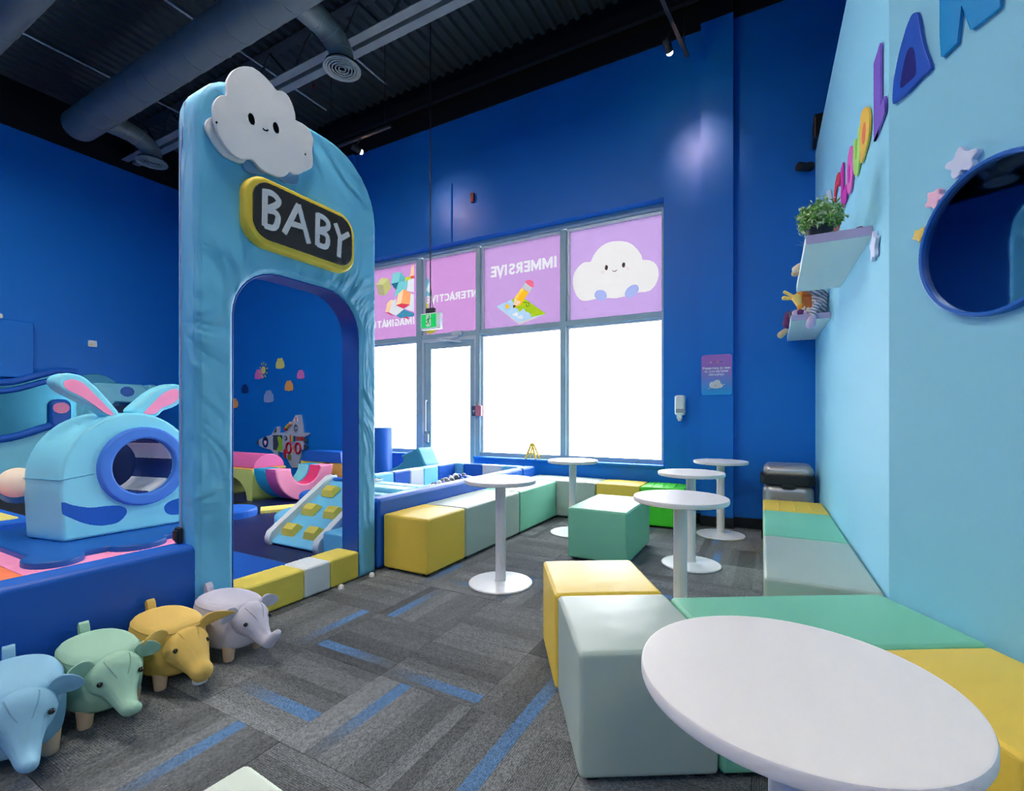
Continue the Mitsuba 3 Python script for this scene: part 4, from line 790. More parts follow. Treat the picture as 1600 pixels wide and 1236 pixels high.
put('block', frame(pad(AB.segmentize(.1), -.53, 0, .012, True), (0, 4.05, 0), (1, 0, 0), (0, 0, 1), (0, -1, 0)), 'm_pad_olive', 40, ab); put('top_pad', rb(-7.64, -6.30, 4.057, 4.573, .44, .457, .006), 'm_pad_peach', 40, ab)
a = np.linspace(0, PI, 24)
one('half_roll', yzx(Polygon([(4.335 + .235 * math.cos(x), .4595 + .19 * math.sin(x)) for x in a]), -7.6, -6.33, .012), 'm_pad_rose', 'pink half round foam roll lying on the lime arch block', 'foam block', smooth=40)
flat('floor_mat', Polygon([(-5.66, 3.75), (-5.42, 3.59), (-4.86, 4.55), (-5.10, 4.70)]), .012, .05, 'm_pad_lemon', 'yellow foam strip lying on the navy mat beside the rockers', 'mat', .01)
flat('round_mat', ell(-5.62, 3.36, .28, .27, 48), .012, .105, 'm_pad_bright', 'round bright blue cushion on the navy mat behind the left gate post', 'cushion', .03)
flat('round_mat', ell(-6.3, 3.68, .36, .28, 48), .012, .02, 'm_acr_black', 'flat black disc on the floor before the lime arch block', 'mat', .003)
def trap(x0, x1, y0, y1, z0, z1, s):
    h = trimesh.convex.convex_hull(np.array([(x0, y0, z0), (x1, y0, z0), (x1, y1, z0), (x0, y1, z0), (x0 + s, y0 + s * .4, z1), (x1 - s, y0 + s * .4, z1), (x1 - s, y1 - s * .4, z1), (x0 + s, y1 - s * .4, z1)])); return h.vertices, h.faces
one('foam_block', trap(-6.72, -6.10, 5.11, 5.44, .012, .47, .035), 'm_pad_lemon2', 'tapered yellow foam block, left support of the blue block', 'foam block', smooth=False)
one('foam_block', trap(-6.06, -5.60, 5.11, 5.44, .012, .47, .035), 'm_pad_peach', 'tapered yellow foam block, right support of the blue block', 'foam block', smooth=False)
one('foam_block', trap(-6.62, -5.74, 5.11, 5.44, .472, .635, .05), 'm_pad_royal', 'blue foam block resting across the tapered yellow blocks', 'foam block', smooth=False)
one('foam_block', trap(-5.56, -5.29, 5.05, 5.35, .012, .43, .02), 'm_pad_peach', 'square yellow foam block to the right of the tapered ones', 'foam block', smooth=False)
# ---------------------------------------------------------------- rocket activity board and stickers on the window wall
YS = YB - .001
def wp(p, w0, w1, r=0.0, yb=YS): return frame(pad(p, w0, w1, r), (0, yb, 0), (1, 0, 0), (0, 0, 1), (0, -1, 0))
rk = thing('rocket_board', 'grey rocket shaped activity board on the blue wall, with beads, rings and a xylophone', 'activity board')
put('board', wp(Polygon(ROCKET).buffer(0), .0, .03, .004), 'm_acr_board', 35, rk)
for n_, p, m_, w in (('maze_panel', Polygon(RK_DARK), 'm_acr_slate', .034), ('nose_cap', Polygon(RK_NOSE), 'm_acr_slate', .032), ('jet', Polygon(RK_JETS[:4]), 'm_acr_slate', .034), ('jet', Polygon(RK_JETS[4:]), 'm_acr_slate', .034), ('crocodile', Polygon(RK_GREEN).buffer(0), 'm_acr_lime', .038)):
    put(n_, wp(p, .028, w), m_, False, rk)
pt = RK_PTS
put('porthole', wp(ell(*pt[0], .085, .105), .03, .036, .003), 'm_acr_stickernavy', 35, rk); put('pilot', wp(ell(pt[0][0] + .01, pt[0][1], .035, .055), .036, .040), 'm_acr_starpink', 35, rk); put('pilot_cap', wp(ell(pt[0][0] + .01, pt[0][1] + .05, .035, .025), .036, .042), 'm_acr_black', 35, rk)
put('dial', wp(ell(*pt[1], .042), .03, .045, .005), 'm_acr_slate', 35, rk); put('dial_face', wp(ell(*pt[1], .024), .045, .048), 'm_acr_board', 35, rk)
put('gear_disc', wp(ell(*pt[2], .068, .082), .03, .04, .004), 'm_acr_board', 35, rk)
put('gear_disc_pattern', wp(unary_union([stroke([(pt[2][0] + .025 * math.cos(t_), pt[2][1] + .03 * math.sin(t_)), (pt[2][0] + .058 * math.cos(t_), pt[2][1] + .072 * math.sin(t_))], .012) for t_ in np.arange(14) * 2 * PI / 14]), .04, .042), 'm_acr_black', False, rk)
put('fin_disc', wp(ell(*pt[3], .05, .06), .03, .035), 'm_acr_white', 35, rk); put('fin_mark', wp(unary_union([stroke([(pt[3][0], pt[3][1] - .05), (pt[3][0], pt[3][1])], .014), stroke([(pt[3][0] - .03, pt[3][1] + .045), (pt[3][0], pt[3][1]), (pt[3][0] + .03, pt[3][1] + .045)], .014)]), .035, .039), 'm_acr_rubber', False, rk)
for q in (pt[4], pt[5]):
    an = np.arange(24) * 2 * PI / 24; put('ring', tube([(q[0] + .068 * math.cos(x), YS - .045, q[1] + .09 * math.sin(x)) for x in np.append(an, [0, an[1]])], .017, 10, False), 'm_acr_rubber', 60, rk)
put('panel_bridge', wp(sbox(pt[4][0] + .03, pt[4][1] - .02, pt[5][0] - .03, pt[4][1] + .11), .028, .034), 'm_acr_purplegrey', False, rk)
put('stick', tube([(pt[7][0], YS - .04, pt[7][1] - .03), (pt[7][0], YS - .04, pt[7][1] + .09)], .010, 8), 'm_acr_tan', 40, rk); put('stick_knob', ball(.02, (pt[7][0], YS - .045, pt[7][1] + .1)), 'm_acr_tan', True, rk)
put('green_wheel', wp(ell(*pt[6], .045, .055), .03, .045, .004), 'm_acr_olive', 35, rk); put('red_lever', wp(Polygon([(pt[8][0] - .01, pt[8][1] - .08), (pt[8][0] + .02, pt[8][1] - .09), (pt[8][0] + .03, pt[8][1] + .03), (pt[8][0] + .0, pt[8][1] + .06), (pt[8][0] - .02, pt[8][1] + .02)]).buffer(.008), .03, .05, .004), 'm_acr_rubber', 35, rk)
x0, z1 = RK_XYLO[0]; x1, z0 = RK_XYLO[2]
for i, m_ in enumerate(('m_acr_rubber', 'm_acr_orange', 'm_acr_yellow', 'm_acr_lime', 'm_acr_cyan', 'm_acr_navy', 'm_acr_purple')):
    w = (x1 - x0) / 7; put('xylophone_bar', wp(sbox(x0 + i * w + .002, z0 + i * .003, x0 + (i + 1) * w - .002, z1 - i * .003), .032, .042), m_, False, rk)
put('counter_frame', wp(Polygon(RK_RED), .03, .038), 'm_acr_brown', False, rk); put('counter_end', wp(sbox(RK_RED[1][0] - .05, RK_RED[2][1], RK_RED[1][0], RK_RED[1][1]), .038, .05), 'm_acr_rubber', False, rk)
for q, m_ in zip(RK_BEADS, ('m_acr_rubber', 'm_acr_lime', 'm_acr_orange', 'm_acr_tan')): put('bead', ball(.034, (q[0], YS - .055, q[1])), m_, True, rk)
put('fin_patch', wp(affinity.scale(Polygon(RK_TRI), .35, .6), .03, .034), 'm_acr_slate', False, rk)
def cloudp(x, z, s, k_=0): return unary_union([ell(x + dx * s, z + dz * s, r_ * s) for dx, dz, r_ in ((-.062, -.035, .042), (-.058, .012, .038), (-.03, .055, .036), (.025, .052, .040), (.060, .010, .040), (.066, -.034, .042), (.0, -.042, .042), (0, 0, .055))])
for (x, z), s_, m_, nm in (((-8.569, 1.975), 1.1, 'pink', 'pink cloud sticker left of the sun'), ((-7.939, 2.147), 1.15, 'yellow', 'yellow cloud sticker above the rocket board'), ((-7.369, 1.923), .95, 'pink', 'small pink cloud sticker, rightmost of the group'), ((-7.689, 1.729), 1.1, 'orange', 'orange cloud sticker in the middle of the group'), ((-8.27, 1.544), 1.35, 'blue', 'pale blue cloud sticker above the nose of the rocket'), ((-9.001, 1.711), 1.0, 'navy', 'dark blue cloud sticker hardly seen on the wall'), ((-9.34, 1.432), 1.1, 'orange', 'orange cloud sticker half hidden by the gate post')):
    one('cloud_sticker', wp(cloudp(x, z, s_), .0, .012, .002), 'm_acr_sticker' + m_, nm, 'sticker', 'stickers on the window wall')
sn = thing('sun_sticker', 'yellow sun sticker with rays on the blue wall', 'sticker', 'stickers on the window wall'); sx_, sz_ = -8.411, 2.051
put('disc', wp(ell(sx_, sz_, .062, .075), .012, .018, .002), 'm_acr_stickeryellow', 35, sn)
for a_ in np.arange(10) * 2 * PI / 10 + .2: put('ray', wp(stroke([(sx_ + .088 * math.cos(a_), sz_ + .105 * math.sin(a_)), (sx_ + .128 * math.cos(a_), sz_ + .155 * math.sin(a_))], .018), .0125, .018), 'm_acr_stickeryellow', False, sn)
# ---------------------------------------------------------------- ball pit
bp_ = thing('ball_pit', 'ball pit with padded walls of blue, white and light blue panels', 'ball pit')
put('front_wall', rb(-2.805, -2.665, 2.73, 5.16, .012, .552, .03, 4), 'm_pad_royal', 40, bp_); put('front_wall', rb(-2.805, -2.665, 5.17, 5.50, .012, .552, .03, 4), 'm_pad_royal', 40, bp_)
for a_, b_, m_ in ((3.56, 3.82, 'sky'), (3.825, 4.115, 'aqua'), (4.12, 4.39, 'royal'), (4.395, 4.645, 'white'), (4.65, 4.935, 'aqua'), (4.94, 5.30, 'royal')): put('side_panel', rb(-3.91, -3.775, a_, b_, .012, .552, .018, 3), 'm_pad_' + m_, 40, bp_)
for a_, b_, m_ in ((-3.91, -3.655, 'sky'), (-3.65, -3.36, 'royal'), (-3.355, -3.058, 'white'), (-3.053, -2.81, 'sky')): put('back_panel', rb(a_, b_, 5.315, 5.45, .012, .552, .018, 3), 'm_pad_' + m_, 40, bp_)
put('near_panel', rb(-3.375, -2.81, 3.37, 3.52, .012, .552, .02, 3), 'm_pad_aqua', 40, bp_); put('near_panel', rb(-3.375, -2.81, 3.18, 3.36, .012, .552, .02, 3), 'm_pad_aqua', 40, bp_)
put('near_panel_face', rb(-3.38, -2.83, 3.172, 3.18, .10, .52, .003), 'm_pad_teal', 40, bp_)
sph = {m_: mikit.ply(ball(.035, sub=2), 'm_ball_' + m_, smooth=True) for m_ in ('blue', 'white', 'grey')}
n_ = 0; rr_ = np.random.default_rng(5)
for ix in range(13):
    for iy in range(24):
        x, y = -3.722 + .073 * ix + .004 * rr_.normal(), 3.62 + .0725 * iy + .004 * rr_.normal()
        if x > -2.852 or y > 5.27: continue
        z = .245 + .02 * rr_.random() + .21 * math.exp(-((x + 3.30) / .34) ** 2 - ((y - 4.72) / .45) ** 2)
        m_ = ('blue', 'white', 'blue', 'grey')[rr_.integers(4)]
        if n_ >= 290: break
        k = thing('pit_ball', {'blue': 'blue plastic ball lying in the ball pit', 'white': 'white plastic ball lying in the ball pit', 'grey': 'dark grey plastic ball lying in the ball pit'}[m_], 'ball', 'balls in the ball pit ' + m_); n_ += 1
        scene[k] = {**sph[m_], 'to_world': T().translate([float(x), float(y), float(z)])}
put('ball_bed', bx(-3.775, -2.805, 3.56, 5.315, .012, .205), 'm_pad_navy', False, bp_)
one('fin_block', frame(pad(Polygon([(-4.83, .012), (-4.10, .012), (-4.10, .53), (-4.13, .56), (-4.235, .755), (-4.26, .755), (-4.53, .645), (-4.54, .62), (-4.50, .585), (-4.52, .55), (-4.60, .49), (-4.78, .42)]).segmentize(.05), -.16, .16, .03, True), (0, 5.24, 0), (1, 0, 0), (0, 0, 1), (0, -1, 0)), 'm_pad_teal', 'teal foam piece with a pointed fin, before the glazed door', 'foam block', smooth=45)
one('pad_post', lathe([(0, .012), (.165, .012), (.175, .03), (.175, 1.00), (.165, 1.02), (0, 1.02)], 40, (-5.09, 5.25, 0)), 'm_pad_royal', 'upright royal blue padded post left of the glazed door', 'padded post', smooth=40)
# ---------------------------------------------------------------- animal stools
def stool(kind, x, y, rot, lab, size=1.0, curl=1.0, head=0.0):
    k = thing('animal_stool', lab, 'stool'); m_ = 'm_plush_' + kind
    def A(m): return turn((arr(m)[0] * size, arr(m)[1]), rot, (x, y, 0))
    a = np.arange(48) * 2 * PI / 48
    def layer(z, s, n=48): return np.c_[.185 * s * np.sign(np.cos(a)) * np.abs(np.cos(a)) ** .85, .120 * s * np.sign(np.sin(a)) * np.abs(np.sin(a)) ** .85, np.full(48, z)]
    Ls = [(.058, .80), (.060, .93), (.075, 1.02), (.12, 1.07), (.17, 1.08), (.22, 1.05), (.245, 1.0), (.262, .93), (.272, .80), (.276, .55), (.277, .25)]
    V = np.vstack([layer(z, s) for z, s in Ls] + [[[0, 0, .058], [0, 0, .277]]]); F = []; i = np.arange(48); j = (i + 1) % 48
    for l in range(len(Ls) - 1): F += [np.c_[l * 48 + i, l * 48 + j, (l + 1) * 48 + j], np.c_[l * 48 + i, (l + 1) * 48 + j, (l + 1) * 48 + i]]
    n = len(Ls) * 48; F += [np.c_[np.full(48, n), j, i], np.c_[np.full(48, n + 1), n - 48 + i, n - 48 + j]]
    put('body', A((V, np.vstack(F))), m_, 60, k)
    put('seat_seam', A(tube([(.185 * 1.0 * np.sign(np.cos(t_)) * abs(np.cos(t_)) ** .85, .120 * 1.0 * np.sign(np.sin(t_)) * abs(np.sin(t_)) ** .85, .2455) for t_ in np.linspace(0, 2 * PI, 61)], .0028, 6, False)), 'm_seam_' + kind, 60, k)
    if curl is not None:
        trunk = [((.165, 0, .188), (.078, .090, .082)), ((.222, 0, .158), (.046, .054, .052))], [((.222, 0, .158), (.046, .054, .052)), ((.262, 0, .120), .038)], [((.262, 0, .120), .038), ((.31, 0, .100), .029)], [((.31, 0, .100), .029), ((.37, 0, .104 + .035 * curl), .019)]
    else:
        trunk = [((.175, 0, .175), (.072, .092, .082)), ((.235, 0, .145), (.056, .064, .060))], [((.235, 0, .145), (.056, .064, .060)), ((.285, 0, .112), .044)], [((.285, 0, .112), .044), ((.312, 0, .102), .044)]
    HB = blob(trunk, .014, 10); put('head', A(HB), m_, True, k); hc = np.array([.165, 0, .188]); hd = HB[0] - hc; hn = np.linalg.norm(hd, axis=1); hd = hd / hn[:, None]
    def skin(d):
        d = np.asarray(d, float) / np.linalg.norm(d); i = np.argsort(-(hd @ d))[:6]; return hc + d * (min(hn[i].min(), .108) + .0015)
    for s in (-1, 1):
        if curl is not None: ear = Polygon([(0, 0), (-.012, .03), (.0, .062), (.03, .075), (.058, .058), (.056, .018), (.03, -.008)])
        else: ear = Polygon([(0, 0), (-.012, .04), (.012, .095), (.038, .055), (.042, .01)])
        e = pad(smooth(list(ear.exterior.coords)[:-1], 4), -.006, .006, .005, True)
        v, f = arr(e); v = v.copy(); v[:, 2] += 9.0 * (v[:, 1]) ** 2
        put('ear', A(frame((v, f), (.165, s * .066, .262), (-.22, 0, -.97), (-.42, s * .90, .10) if curl is not None else (-.05, s * .9, .42), (.90, s * .42, -.2))), m_, 60, k)
        put('eye', A(ball(.0095, (.228, s * .064, .192))), 'm_eye', True, k)
        put('face_seam', A(tube([skin((t_ * 1.0 + .15, s * (.55 - .48 * t_), .95 - 1.05 * t_)) for t_ in np.linspace(.1, .80, 9)], .0020, 6)), 'm_seam_' + kind, 60, k)
    put('tail_loop', A(frame(pad(stroke([(-.150, .262), (-.164, .298), (-.176, .308), (-.188, .298), (-.180, .255)], .006), -.017, .017, .002), (0, 0, 0), (1, 0, 0), (0, 0, 1), (0, -1, 0))), m_, 40, k)
    for lx in (-.115, .115):
        for ly in (-.075, .075): put('leg', A(lathe([(0, 0), (.021, 0), (.023, .004), (.030, .075), (0, .075)], 20, (lx, ly, 0))), 'm_wood', 35, k, 'wooden leg')
    if kind == 'ochre':
        put('snout_tip', A(lathe([(0, -.012), (.028, -.012), (.03, 0), (0, .004)], 20, (.300, 0, .064))), 'm_letterwhite', 35, k)
stool('lilac', -2.455, 1.455, 2, 'pale lilac elephant stool, farthest of the row, beside the gate', 1.0, 1.4)
stool('ochre', -2.465, 1.175, -3, 'mustard yellow pig like stool, second of the row from the gate', 1.0, None)
stool('green', -2.43, .905, -4, 'sage green elephant stool between the mustard and the blue one', 1.0, .5)
stool('blue', -2.385, .645, -10, 'blue elephant stool at the left edge of the picture', 1.03, .35)
# ---------------------------------------------------------------- wall letters, mirror, stars
ME = np.array([-E3[0], -E3[1]])                    # along the mirror wall, away from the corner
def mp(m, w=0.0):
    o = CW0 - E1 * w
    return frame(m, (o[0], o[1], 0), (ME[0], ME[1], 0), (0, 0, 1), (-E1[0], -E1[1], 0))
def poly(pts): return Polygon(pts).buffer(0)
def mletter(name, pts, m_, lab, inner=None):
    k = thing(name, lab, 'wall letter'); put('body', mp(pad(smooth(pts, 3), .004, .016, .003)), m_, 35, k)
    if inner is not None: put('counter', mp(pad(smooth(inner, 4), .016, .0172)), 'm_acr_navy', False, k)
mletter('wall_letter', L_A, 'm_acr_blue', 'blue letter A on the mirror wall', L_A_IN)
kN = thing('wall_letter', 'light blue letter N at the top edge, above the round mirror', 'wall letter'); put('body', mp(pad(poly(L_N).buffer(-.004).buffer(.004), .004, .016, .003)), 'm_acr_cyan', 35, kN)
for p_, m_, lab in ((STAR_WHITE, 'starwhite', 'large pale lavender star beside the round mirror'), (STAR_PINK, 'starpink', 'pink star, middle one beside the round mirror'), (STAR_YELLOW, 'staryellow', 'small yellow star, lowest beside the round mirror')):
    one('wall_star', mp(pad(smooth(p_, 4), .002, .024, .005)), 'm_acr_' + m_, lab, 'star', smooth=40)
rm = thing('round_mirror', 'round wall mirror in a thin blue rim', 'mirror'); MC = (.430, 1.795)
rt_ = ell(*MC, .262, .262, 96)
put('rim', mp(pad(rt_.difference(ell(*MC, .248, .248, 96)), .001, .03, .004)), 'm_acr_rim', 35, rm); put('glass', mp(pad(ell(*MC, .2485, .2485, 96), .004, .014)), 'm_mirror', False, rm)
# CLOUD and L on the shelf wall: (s along the wall from its corner, z)
cwn = np.array([cw[1], -cw[0]])
def sp(m, w=0.0):
    o = CW0 - cwn * w
    return frame(m, (o[0], o[1], 0), (-cw[0], -cw[1], 0), (0, 0, 1), (-cwn[0], -cwn[1], 0))   # u runs towards the corner: letters read left to right
def sl_(y): return -(y - CW0[1])
def sletter(p, m_, lab, inner=None, im=None):
    k = thing('wall_letter', lab, 'wall letter'); put('body', sp(pad(p, .004, .014, .002)), m_, 35, k)
    if inner is not None: put('counter', sp(pad(inner, .014, .0152)), im, False, k)
z0_ = 2.54
sletter(Polygon([(sl_(2.765), 2.478), (sl_(2.765), 2.845), (sl_(2.63), 2.845), (sl_(2.63), 2.565), (sl_(2.545), 2.56), (sl_(2.545), 2.49)]), 'm_acr_purple', 'purple letter L just before the corner of the pale walls')
sletter(smooth([(sl_(3.11), 2.54), (sl_(3.12), 2.66), (sl_(3.10), 2.78), (sl_(3.0), 2.77), (sl_(2.89), 2.70), (sl_(2.865), 2.62), (sl_(2.90), 2.56), (sl_(3.0), 2.53)], 4), 'm_acr_yellow', 'yellow letter D of the word CLOUD', ell(sl_(3.0), 2.64, .05, .05), 'm_acr_orange')
sletter(smooth([(sl_(3.32), 2.74), (sl_(3.33), 2.62), (sl_(3.25), 2.53), (sl_(3.16), 2.54), (sl_(3.12), 2.64), (sl_(3.12), 2.74), (sl_(3.18), 2.74), (sl_(3.20), 2.63), (sl_(3.25), 2.63), (sl_(3.26), 2.74)], 4), 'm_acr_green', 'light green letter U of the word CLOUD')
sletter(ell(sl_(3.45), 2.655, .115, .135), 'm_acr_pink', 'pink letter O of the word CLOUD', ell(sl_(3.47), 2.645, .042, .055), 'm_acr_magenta')
sletter(Polygon([(sl_(3.81), 2.54), (sl_(3.81), 2.83), (sl_(3.72), 2.83), (sl_(3.72), 2.64), (sl_(3.58), 2.63), (sl_(3.58), 2.54)]), 'm_acr_magenta', 'magenta letter L of the word CLOUD')
cc = [(sl_(4.0) - .0 + .165 * math.cos(a_), 2.68 + .155 * math.sin(a_)) for a_ in np.linspace(.7, 2 * PI - .7, 20)]
sletter(stroke(cc, .075), 'm_acr_crimson', 'red letter C of the word CLOUD')
lg = thing('cloud_emblem', 'white outline of a cloud before the word CLOUD, behind the plant', 'emblem')
put('outline', sp(pad(unary_union([stroke([(sl_(4.5) + .17 * math.cos(a_), 2.78 + .17 * math.sin(a_)) for a_ in np.linspace(0, PI, 16)], .03), stroke([(sl_(4.78) + .12 * math.cos(a_), 2.72 + .12 * math.sin(a_)) for a_ in np.linspace(.3, PI * 1.3, 16)], .03), stroke([(sl_(4.34), 2.78), (sl_(4.30), 2.62), (sl_(4.4), 2.56), (sl_(4.8), 2.56)], .03)]), .006, .026, .002)), 'm_acr_white', 35, lg)
# ---------------------------------------------------------------- shelves with plant and plush toys
def shelf(y0, y1, x0, z, lab):
    k = thing('wall_shelf', lab, 'shelf')
    def xw(y): return float(CW0[0] + (y - CW0[1]) * cw[0] / cw[1])
    P_ = Polygon([(x0, y0), (xw(y0) - .002, y0), (xw(y1) - .002, y1), (x0, y1)]); put('board', pad(P_, z - .045, z), 'm_shelf', False, k)
    put('end_strip', bx(x0 + .002, xw(y0) - .004, y0 - .004, y0 - .0002, z - .045, z), 'm_lilac', False, k, 'lilac end strip'); return k
shelf(2.855, 3.915, .148, 2.115, 'upper wall shelf holding the potted plant')
shelf(4.42, 5.60, .130, 2.0, 'lower wall shelf with plush animals, nearer the window wall')
pl = thing('potted_plant', 'bushy green plant in a small black pot on the upper shelf', 'plant'); px_, py_, pz_ = .216, 2.955, 2.117
put('pot', lathe([(0, 0), (.050, 0), (.062, .06), (.064, .062), (.058, .062), (.055, .05), (0, .05)], 32, (px_, py_, pz_)), 'm_pot', 35, pl)
r9 = np.random.default_rng(11); stems, lv, lv2 = [], [], []
for i in range(150):
    d = r9.normal(size=3); d[2] = abs(d[2]) * .9 - .30; d /= np.linalg.norm(d); R_ = np.array([.092, .105, .098]) * (.80 + .26 * r9.random())
    tip = np.array([px_, py_, pz_ + .10]) + d * R_
    if tip[0] > .415: tip[0] = .415
    if tip[2] < pz_ + .035 and tip[0] > .14: tip[2] = pz_ + .035
    b0 = np.array([px_ + .02 * r9.normal(), py_ + .02 * r9.normal(), pz_ + .05])
    stems.append(tube([b0, (b0 + tip) / 2 + (0, 0, .012), tip], [.0022, .0016, .001], 4, False))
    for j in range(26):
        t_ = .40 + .62 * r9.random(); c_ = b0 + (tip - b0) * t_ + r9.normal(size=3) * .013; n_1 = r9.normal(size=3); n_1[2] += .8; n_1 /= np.linalg.norm(n_1); u_ = np.cross(n_1, r9.normal(size=3)); u_ /= np.linalg.norm(u_); w_ = np.cross(n_1, u_); L1, L2 = .013 + .006 * r9.random(), .0055
        (lv if r9.random() < .45 else lv2).append((np.array([c_ - u_ * L1, c_ - w_ * L2 + n_1 * .002, c_ + u_ * L1, c_ + w_ * L2 + n_1 * .002]), np.array([[0, 1, 2], [0, 2, 3]])))
put('stems', join(*stems), 'm_stem', False, pl)
for m_, q, nm in (('m_leaf', lv, 'foliage'), ('m_leaf2', lv2, 'foliage')):
    kk = put(nm, join(*q), m_, False, pl); labels[kk] = {'kind': 'stuff', 'label': 'small green leaves' if m_ == 'm_leaf' else 'pale leaf tips'}
def plush(name, lab, parts_):
    k = thing(name, lab, 'plush toy')
    for n_2, m_, ch in parts_: put(n_2, blob(ch, .012, 6) if isinstance(ch, list) else ch, m_, True, k)
    return k
Z1 = 2.117; Z2 = 2.002
plush('plush_bear', 'little beige plush sitting at the front edge of the upper shelf', [('body', 'm_fur_beige', [[((.215, 3.50, Z1 + .05), .045), ((.225, 3.50, Z1 + .11), .038)]]), ('foot', 'm_fur_cream', [[((.185, 3.46, Z1 + .03), .02), ((.128, 3.46, Z1 - .005), .022)]]), ('foot', 'm_fur_beige', [[((.185, 3.54, Z1 + .03), .02), ((.126, 3.54, Z1 - .01), .021)]]), ('head', 'm_fur_beige', ball(.045, (.23, 3.50, Z1 + .16)))])
plush('plush_ball', 'small plum coloured plush toy at the wall side of the upper shelf', [('body', 'm_fur_plum', [[((.385, 2.93, Z1 + .012), .017), ((.36, 2.95, Z1 + .010), .016)]])])
def tuft(name, lab, x, y, z, r, m_, n=60, seed=3, L=.06):
    k = thing(name, lab, 'plant'); q = np.random.default_rng(seed); bl = []
    for i in range(n):
        d = q.normal(size=3); d[2] = abs(d[2]) * .8 + .1; d /= np.linalg.norm(d); s = np.cross(d, q.normal(size=3)); s /= np.linalg.norm(s); o = np.array([x, y, z]); bl.append((np.array([o - s * .003, o + s * .003, o + d * r * (.6 + .6 * q.random()) + s * .001]), np.array([[0, 1, 2]])))
    put('blades', join(*bl), m_, False, k); put('pot', lathe([(0, -.05), (.03, -.05), (.036, 0), (0, .0)], 20, (x, y, z)), 'm_pot', 35, k); return k
tuft('grass_plant', 'spiky blue green plant hanging over the front edge of the upper shelf', .19, 3.22, Z1 + .05, .085, 'm_leaf3')
plush('plush_giraffe', 'orange yellow plush giraffe bending over the edge of the lower shelf', [('body', 'm_fur_orange', [[((.235, 4.78, Z2 + .05), .045), ((.235, 4.70, Z2 + .13), .05), ((.215, 4.64, Z2 + .20), .045)]]), ('head', 'm_fur_yellow', [[((.175, 4.58, Z2 + .165), .036), ((.195, 4.56, Z2 + .10), .022)]]), ('ear', 'm_fur_yellow', [[((.155, 4.60, Z2 + .17), .014), ((.085, 4.62, Z2 + .185), .018)]]), ('ear', 'm_fur_yellow', [[((.155, 4.58, Z2 + .18), .012), ((.09, 4.58, Z2 + .225), .014)]]), ('muzzle', 'm_fur_orange', ball(.024, (.20, 4.55, Z2 + .08), (1, 1, 1.3)))])
plush('plush_tiger', 'rust brown plush with white paws between the giraffe and the zebra', [('body', 'm_fur_rust', [[((.275, 4.62, Z2 + .055), .052), ((.272, 4.62, Z2 + .155), .05)]]), ('head', 'm_fur_rust', ball(.058, (.27, 4.60, Z2 + .215))), ('paw', 'm_fur_white', [[((.255, 4.55, Z2 + .06), .016), ((.25, 4.52, Z2 + .022), .018)]]), ('paw', 'm_fur_white', [[((.225, 4.57, Z2 + .08), .014), ((.215, 4.53, Z2 + .05), .015)]])])
plush('plush_zebra', 'striped plush zebra at the wall side of the lower shelf, one leg hanging down', [('body', 'm_fur_zebra', [[((.335, 4.56, Z2 + .07), (.05, .06, .06)), ((.335, 4.58, Z2 + .16), .058)]]), ('head', 'm_fur_zebra', [[((.315, 4.52, Z2 + .20), .05), ((.27, 4.47, Z2 + .21), .034)]]), ('leg', 'm_fur_zebra', [[((.315, 4.48, Z2 + .08), .03), ((.285, 4.43, Z2 + .035), .024)], [((.285, 4.43, Z2 + .035), .024), ((.272, 4.385, Z2 - .03), .022)]]), ('hoof', 'm_fur_lilac', [[((.270, 4.38, Z2 - .045), .026), ((.262, 4.378, Z2 - .095), .034)]])])
plush('plush_fish', 'lilac and purple striped plush lying at the front of the lower shelf', [('body', 'm_fur_lilac', [[((.165, 4.52, Z2 + .03), .028), ((.235, 4.50, Z2 + .022), .020)]]), ('stripe', 'm_fur_plum', [[((.195, 4.505, Z2 + .03), .0265), ((.205, 4.505, Z2 + .028), .0265)]])])
plush('plush_monkey', 'dark plum plush with beige feet hanging over the front edge of the lower shelf', [('body', 'm_fur_plum', [[((.118, 4.95, Z2 + .02), .04), ((.135, 4.95, Z2 + .09), .045)]]), ('foot', 'm_fur_beige', [[((.10, 4.90, Z2 - .05), .024), ((.065, 4.88, Z2 - .085), .03)]])])
tuft('grass_plant', 'small green plant at the corner of the lower shelf', .155, 4.60, Z2 + .05, .05, 'm_leaf3', 30, 8)
ws = thing('wall_star', 'white star on the shelf wall under the upper shelf', 'star'); st = [((.06 if i % 2 == 0 else .03) * math.sin(i * PI / 5), (.06 if i % 2 == 0 else .03) * math.cos(i * PI / 5)) for i in range(10)]
scene[ws] = mikit.ply(sp(pad(affinity.translate(Polygon(st).buffer(.012), sl_(2.755), 1.985), .004, .02, .004)), 'm_acr_starwhite', smooth=40)
# ---------------------------------------------------------------- bin, dispenser, notice, speaker, camera, small wall things
bn = thing('step_bin', 'brushed steel bin with a black band, in the corner before the column wall', 'bin')
BX0, BX1, BY0, BY1 = -.095, .352, 5.16, 5.50
put('body', rb(BX0 + .01, BX1 - .01, BY0 + .01, BY1, .01, .56, .09, 6), 'm_brushed', 60, bn); put('lid', rb(BX0 + .012, BX1 - .012, BY0 + .012, BY1 - .002, .60, .735, .085, 6), 'm_brushed', 60, bn)
put('band', pad(rrect(BX0 - .012, BX1 + .0, BY0 - .012, BY1 + .01, .09).segmentize(.03), .545, .632, .008, True), 'm_darkplastic', 40, bn); put('catch', rb(.075, .185, BY0 - .035, BY0 + .0, .515, .56, .01), 'm_darkplastic', 40, bn); put('base_ring', pad(rrect(BX0, BX1 - .003, BY0, BY1, .09), 0, .04), 'm_darkplastic', 40, bn)
ds = thing('soap_dispenser', 'white hand sanitizer dispenser on the blue wall right of the window', 'dispenser')
